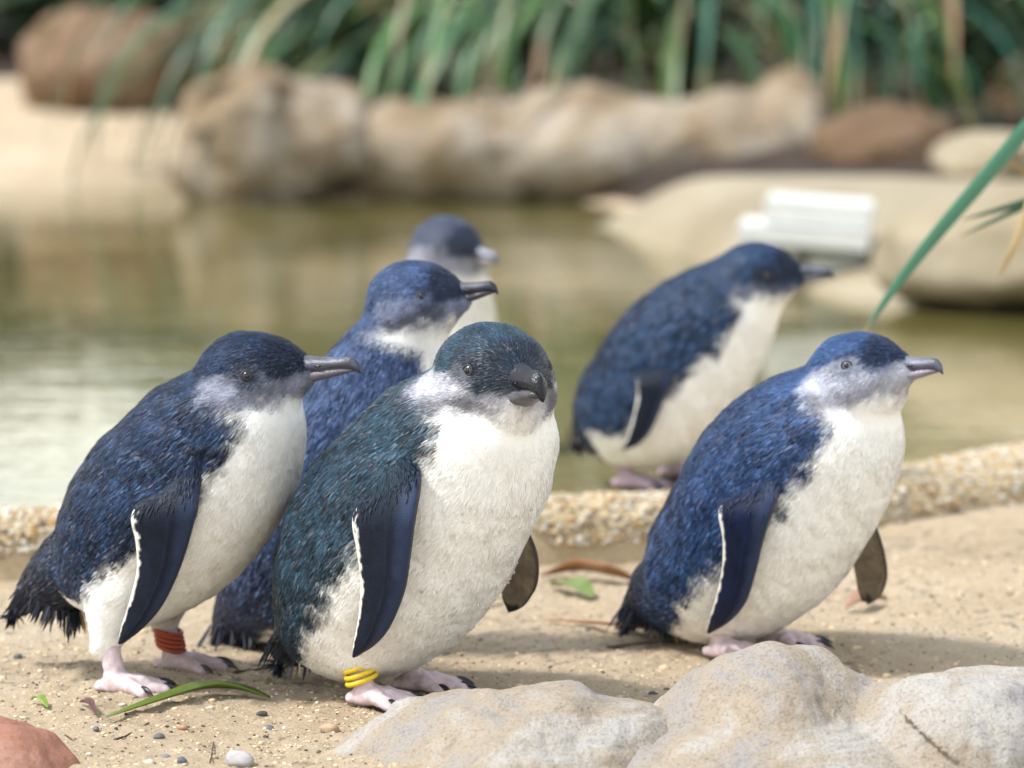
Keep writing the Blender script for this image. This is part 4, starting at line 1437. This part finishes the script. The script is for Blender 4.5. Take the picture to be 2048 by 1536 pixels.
leaf_between('leaf', [root_p, at(2500, 420, 1.1), at(2250, 330, 1.0), at(2080, 395, 0.95), at(1925, 440, 0.9)], 0.011, pl, (0.04, 0.12, 0.07))
leaf_between('leaf', [root_p, at(2500, 480, 1.1), at(2250, 330, 1.0), at(2080, 400, 0.9), at(1922, 472, 0.85)], 0.009, pl, (0.04, 0.12, 0.07))
leaf_between('leaf', [root_p, at(2500, 500, 1.1), at(2230, 260, 1.0), at(2090, 360, 0.9), at(2035, 480, 0.85), at(1998, 552, 0.85)], 0.012, pl, (0.10, 0.15, 0.04), tan=0.4)
leaf_between('leaf', [root_p, at(2500, 500, 1.1), at(2300, 420, 1.0), at(2120, 400, 0.95), at(2008, 312, 0.9)], 0.010, pl, (0.16, 0.19, 0.05), tan=0.3)

# ------------------------------------------------------------------ shrubs closing the view behind (seen between leaves and mirrored in the pond)
def shrub(pos, w, h, n, label, hue, seed):
    r = np.random.default_rng(seed)
    root = obj('shrub', None, None, None, label, 'shrub', 'shrubs behind the pool')
    root.location = pos
    # clumped leaves
    nc_ = 26
    cc = r.normal(0, 1, (nc_, 3))
    cc = unit(cc)*r.uniform(0.3, 1.0, (nc_, 1))**0.6*np.array([w/2, w/2.4, h*0.45])+np.array([0, 0, h*0.56])
    k = r.integers(0, nc_, n)
    p = cc[k]+r.normal(0, 1, (n, 3))*np.array([0.13*w, 0.13*w, 0.09*h])
    p[:, 2] = np.maximum(p[:, 2], 0.03)
    a = unit(r.normal(0, 1, (n, 3))+np.array([0, -0.3, 0.3]))
    b_ = unit(np.cross(a, r.normal(0, 1, (n, 3))))
    L = r.uniform(0.05, 0.11, (n, 1))
    W = L*0.32
    sd = np.cross(a, b_)
    V = np.stack([p, p+b_*L*0.5+sd*W, p+b_*L, p+b_*L*0.5-sd*W], 1)
    ids = np.arange(n*4).reshape(n, 4)
    me = fast_mesh('crown', V.reshape(-1, 3), [ids], smooth=False)
    col = np.array(hue)*0.55*np.exp(r.normal(0, 0.45, (n, 1)))*(1+0.25*r.standard_normal((n, 3))*0.4)
    set_col(me, np.clip(np.repeat(col, 4, 0), 0.005, 0.5))
    obj('crown', me, M['crown_leaf'], root)
    V, Q = [], []
    for j in range(6):
        q0 = np.array([r.normal(0, 0.05), r.normal(0, 0.05), -0.05])
        q1 = cc[r.integers(nc_)]
        b0 = len(V)
        for t in (0, 0.33, 0.66, 1):
            c_ = q0*(1-t)+q1*t+r.normal(0, 0.02, 3)
            for an in np.linspace(0, 2*np.pi, 6, endpoint=False):
                V.append(c_+np.array([math.cos(an), math.sin(an), 0])*(0.03*(1-0.7*t)))
        for x in range(3):
            for y in range(6):
                Q.append((b0+x*6+y, b0+x*6+(y+1) % 6, b0+x*6+6+(y+1) % 6, b0+x*6+6+y))
    obj('trunk', fast_mesh('trunk', np.array(V), [np.array(Q)]), M['bark'], root)
for k, (X, Y, w, h, hue, lab) in enumerate([
    (-0.6, 12.2, 1.3, 1.7, (0.045, 0.085, 0.03), 'dark green shrub behind the blocky boulder'),
    (0.35, 11.6, 1.5, 2.2, (0.035, 0.075, 0.03), 'tall shaded shrub behind the middle strap leaves'),
    (1.3, 11.6, 1.5, 2.3, (0.045, 0.09, 0.03), 'tall shrub behind the rounded end of the long boulder'),
    (2.3, 10.6, 1.5, 2.1, (0.06, 0.11, 0.035), 'light green shrub beyond the flat ledge stone'),
    (3.6, 9.6, 1.8, 2.3, (0.05, 0.09, 0.03), 'shrub growing beyond the strap-leaved plants'),
    (-1.5, 11.6, 1.1, 0.62, (0.03, 0.06, 0.025), 'small dark shrub beside the dark brown boulder'),
    (-2.3, 12.2, 1.2, 0.7, (0.035, 0.065, 0.025), 'small dark shrub at the top of the sandy bank'),
    (-1.75, 14.5, 1.3, 0.85, (0.04, 0.08, 0.035), 'low dark shrub behind the brown boulder'),
    (-3.0, 14.5, 1.6, 1.0, (0.05, 0.09, 0.03), 'low shrub beyond the sandy bank'),
    (-4.6, 14.0, 1.8, 1.5, (0.04, 0.08, 0.03), 'broad shrub at the end of the sandy bank')]):
    g0 = float(ground_h(np.array([X]), np.array([Y]))[0])
    shrub((X, Y, g0), w, h, 5200, lab, hue, 100+k)

# ------------------------------------------------------------------ litter on the sand
def gz(x, y):
    return float(ground_h(np.array([float(x)]), np.array([float(y)]))[0])
def on_sand(u, v, dz=0.0):
    p = ground_at(u, v, 0.0)
    for _ in range(3):
        p = ground_at(u, v, gz(p[0], p[1])+dz)
    return p
def fallen_leaf(name, px_pts, width, col, label, lift=0.006, curl=0.3, cat='leaf'):
    pts = np.array([on_sand(u, v) for u, v in px_pts])
    c3 = catmull(pts, 16)
    org = c3[0].copy()
    V, CL = [], []
    r = np.random.default_rng(len(label))
    for k, p in enumerate(c3):
        t = k/15
        w = width*(math.sin(math.pi*min(1, max(0.02, t*0.94+0.03)))**0.8)
        d = unit(c3[min(k+1, 15)]-c3[max(k-1, 0)])
        sd = unit(np.cross(d, np.array([0, 0, 1.0])))
        up = np.array([0, 0, 1.0])
        z = 0.003+lift*math.sin(math.pi*t)
        V += [p-sd*w/2+up*(z+w*curl), p+up*z, p+sd*w/2+up*(z+w*curl*0.7)]
        for f_ in (1.1, 0.75, 0.95):
            CL.append(np.array(col)*f_*r.uniform(0.85, 1.15))
    V = np.array(V)-org
    ids = np.arange(len(V)).reshape(-1, 3)
    q = np.concatenate([np.stack([ids[:-1, j], ids[1:, j], ids[1:, j+1], ids[:-1, j+1]], 1) for j in (0, 1)])
    me = fast_mesh(name, V, [q])
    set_col(me, np.array(CL))
    o = obj(name, me, M['leaf_green'], None, label, cat)
    o.location = org
    md = o.modifiers.new('thickness', 'SOLIDIFY')
    md.thickness = 0.0006
    return o
fallen_leaf('fallen_leaf', [(540, 1404), (480, 1394), (420, 1394), (360, 1404), (215, 1442)], 0.024, (0.10, 0.15, 0.02), 'long green fallen leaf by the toes of the red-banded penguin', 0.004, 0.25)
fallen_leaf('fallen_leaf', [(1105, 1178), (1140, 1192), (1185, 1203)], 0.028, (0.16, 0.22, 0.05), 'short green fallen leaf near the foot of the kerb', 0.006)
fallen_leaf('fallen_leaf', [(1268, 1168), (1210, 1172), (1150, 1165), (1082, 1160)], 0.022, (0.26, 0.13, 0.055), 'curled brown fallen leaf along the foot of the kerb', 0.010, 0.6)
fallen_leaf('fallen_leaf', [(1375, 1280), (1290, 1272), (1190, 1260), (1085, 1246)], 0.010, (0.40, 0.18, 0.08), 'thin orange brown leaf behind the bright blue penguin', 0.003, 0.3)
fallen_leaf('fallen_leaf', [(1690, 1226), (1730, 1222), (1775, 1206)], 0.016, (0.34, 0.20, 0.13), 'curled pinkish brown leaf under the raised flipper tip', 0.007, 0.6)
fallen_leaf('fallen_leaf', [(1010, 1205), (985, 1212), (945, 1218)], 0.008, (0.34, 0.30, 0.06), 'yellowish sliver of leaf beside the yellow-banded penguin', 0.003)
fallen_leaf('fallen_leaf', [(62, 1408), (80, 1413), (96, 1424)], 0.007, (0.20, 0.30, 0.04), 'tiny bright green leaf above the reddish rock', 0.004)
fallen_leaf('fallen_leaf', [(160, 1412), (178, 1424), (192, 1438)], 0.006, (0.12, 0.05, 0.05), 'small purple brown leaf by the reddish rock', 0.003, 0.8)
def twig(px_pts, rad, label):
    c3 = catmull(np.array([on_sand(u, v, rad*0.6) for u, v in px_pts]), 14)
    org = c3[0].copy()
    r = np.random.default_rng(len(label)*3)
    V = []
    for k, p in enumerate(c3):
        d = unit(c3[min(k+1, 13)]-c3[max(k-1, 0)])
        sd = unit(np.cross(d, np.array([0, 0, 1.0])))
        up = np.cross(sd, d)
        rd = rad*(1-0.5*k/13)*r.uniform(0.75, 1.25)
        for an in np.linspace(0, 2*np.pi, 7, endpoint=False):
            V.append(p-org+sd*math.cos(an)*rd+up*math.sin(an)*rd)
    ids = np.arange(14*7).reshape(14, 7)
    A, B = ids[:-1], ids[1:]
    q = np.stack([A, np.roll(A, -1, 1), np.roll(B, -1, 1), B], -1).reshape(-1, 4)
    caps = [ids[0][None, ::-1], ids[-1][None]]
    o = obj('twig', fast_mesh('twig', np.array(V), [q]+caps), M['twig'], None, label, 'twig')
    o.location = org
twig([(1215, 1296), (1270, 1288), (1330, 1284), (1375, 1286)], 0.0018, 'dark twig lying behind the tail of the bright blue penguin')
twig([(468, 1345), (510, 1340), (562, 1326)], 0.0016, 'dark twig in the shade between the banded penguins')
twig([(228, 1480), (255, 1470), (298, 1445)], 0.0009, 'short dark twig on open sand beside the long green leaf')
twig([(130, 1470), (160, 1488), (215, 1498)], 0.0008, 'thin pale twig leaning off the reddish rock')
twig([(420, 1526), (424, 1505), (427, 1482)], 0.0007, 'hair thin stalk standing in the sand near grey pebbles')
def pebble(u, v, r0, col, label):
    p = on_sand(u, v)
    rnd = np.random.default_rng(int(u*7+v))
    V = IV2*np.array([1.2, 0.9, 0.7])*r0
    V = V*(1+0.14*noise(IV2*1.7+u, 3)[:, None]+0.06*noise(IV2*4+u, 4)[:, None])
    me = fast_mesh('pebble', V, [IF2])
    set_col(me, np.array(col)*(1+0.3*noise(IV2*5+v, 9)[:, None]))
    o = obj('pebble', me, M['pebble'], None, label, 'pebble', 'pebbles on the sand')
    o.location = (p[0], p[1], p[2]+r0*0.25)
    o.rotation_euler = (0, 0, rnd.uniform(0, 6.28))
for u, v, r0, col, lab in [
    (480, 1528, 0.011, (0.33, 0.31, 0.31), 'largest grey pebble on the sand beside the low sandstone rock'),
    (331, 1516, 0.0034, (0.16, 0.17, 0.20), 'round blue grey pebble beside a dark flat pebble'),
    (364, 1524, 0.0042, (0.09, 0.10, 0.12), 'dark flat pebble beside a round blue grey pebble'),
    (537, 1460, 0.0045, (0.13, 0.14, 0.16), 'slate grey pebble in open sand'),
    (524, 1431, 0.0042, (0.06, 0.06, 0.06), 'blackish pebble beyond the slate grey pebble'),
    (318, 1476, 0.0038, (0.11, 0.11, 0.12), 'dark grey pebble in sand near the reddish rock'),
    (365, 1458, 0.0035, (0.36, 0.20, 0.12), 'reddish brown pebble in open sand'),
    (192, 1460, 0.0030, (0.12, 0.12, 0.14), 'small grey pebble by the thin pale twig'),
    (36, 1317, 0.0045, (0.10, 0.10, 0.11), 'dark pebble below the tail of the red-banded penguin'),
    (1306, 1392, 0.0042, (0.06, 0.065, 0.08), 'black pebble in the gap between the two pale rocks'),
    (660, 1462, 0.007, (0.36, 0.26, 0.16), 'crumbly tan lump at the foot of the low sandstone rock')]:
    pebble(u, v, r0, col, lab)
ncl = 5200
ux = rng.uniform(-0.50, 0.60, ncl)
uy = -0.30+0.95*rng.random(ncl)**1.5
pos = np.stack([ux, uy, ground_h(ux, uy)-0.0004], 1)
cols = np.array((0.56, 0.43, 0.28))*rng.uniform(0.8, 1.15, (ncl, 1))
obj('sand_clumps', scatter_blobs('sand_clumps', pos, np.exp(rng.normal(math.log(0.0017), 0.4, ncl)), cols, (IV0, IF0), 0.6, 16), M['debris'], kind='stuff')
# uncountable crumbs, seeds and grains
nd = 8000
ux = rng.uniform(-0.52, 0.62, nd)
uy = rng.uniform(-0.30, 0.72, nd)
pos = np.stack([ux, uy, ground_h(ux, uy)+0.0003], 1)
pal = np.array([(0.07, 0.06, 0.055), (0.14, 0.09, 0.06), (0.62, 0.50, 0.35), (0.70, 0.62, 0.50), (0.09, 0.10, 0.11), (0.12, 0.14, 0.05), (0.40, 0.28, 0.17)])
cols = pal[rng.choice(len(pal), nd, p=[.17, .13, .27, .2, .06, .02, .15])]
obj('debris', scatter_blobs('debris', pos, np.exp(rng.normal(math.log(0.0010), 0.42, nd)), cols, (IV0, IF0), 0.6, 6), M['debris'], kind='stuff')
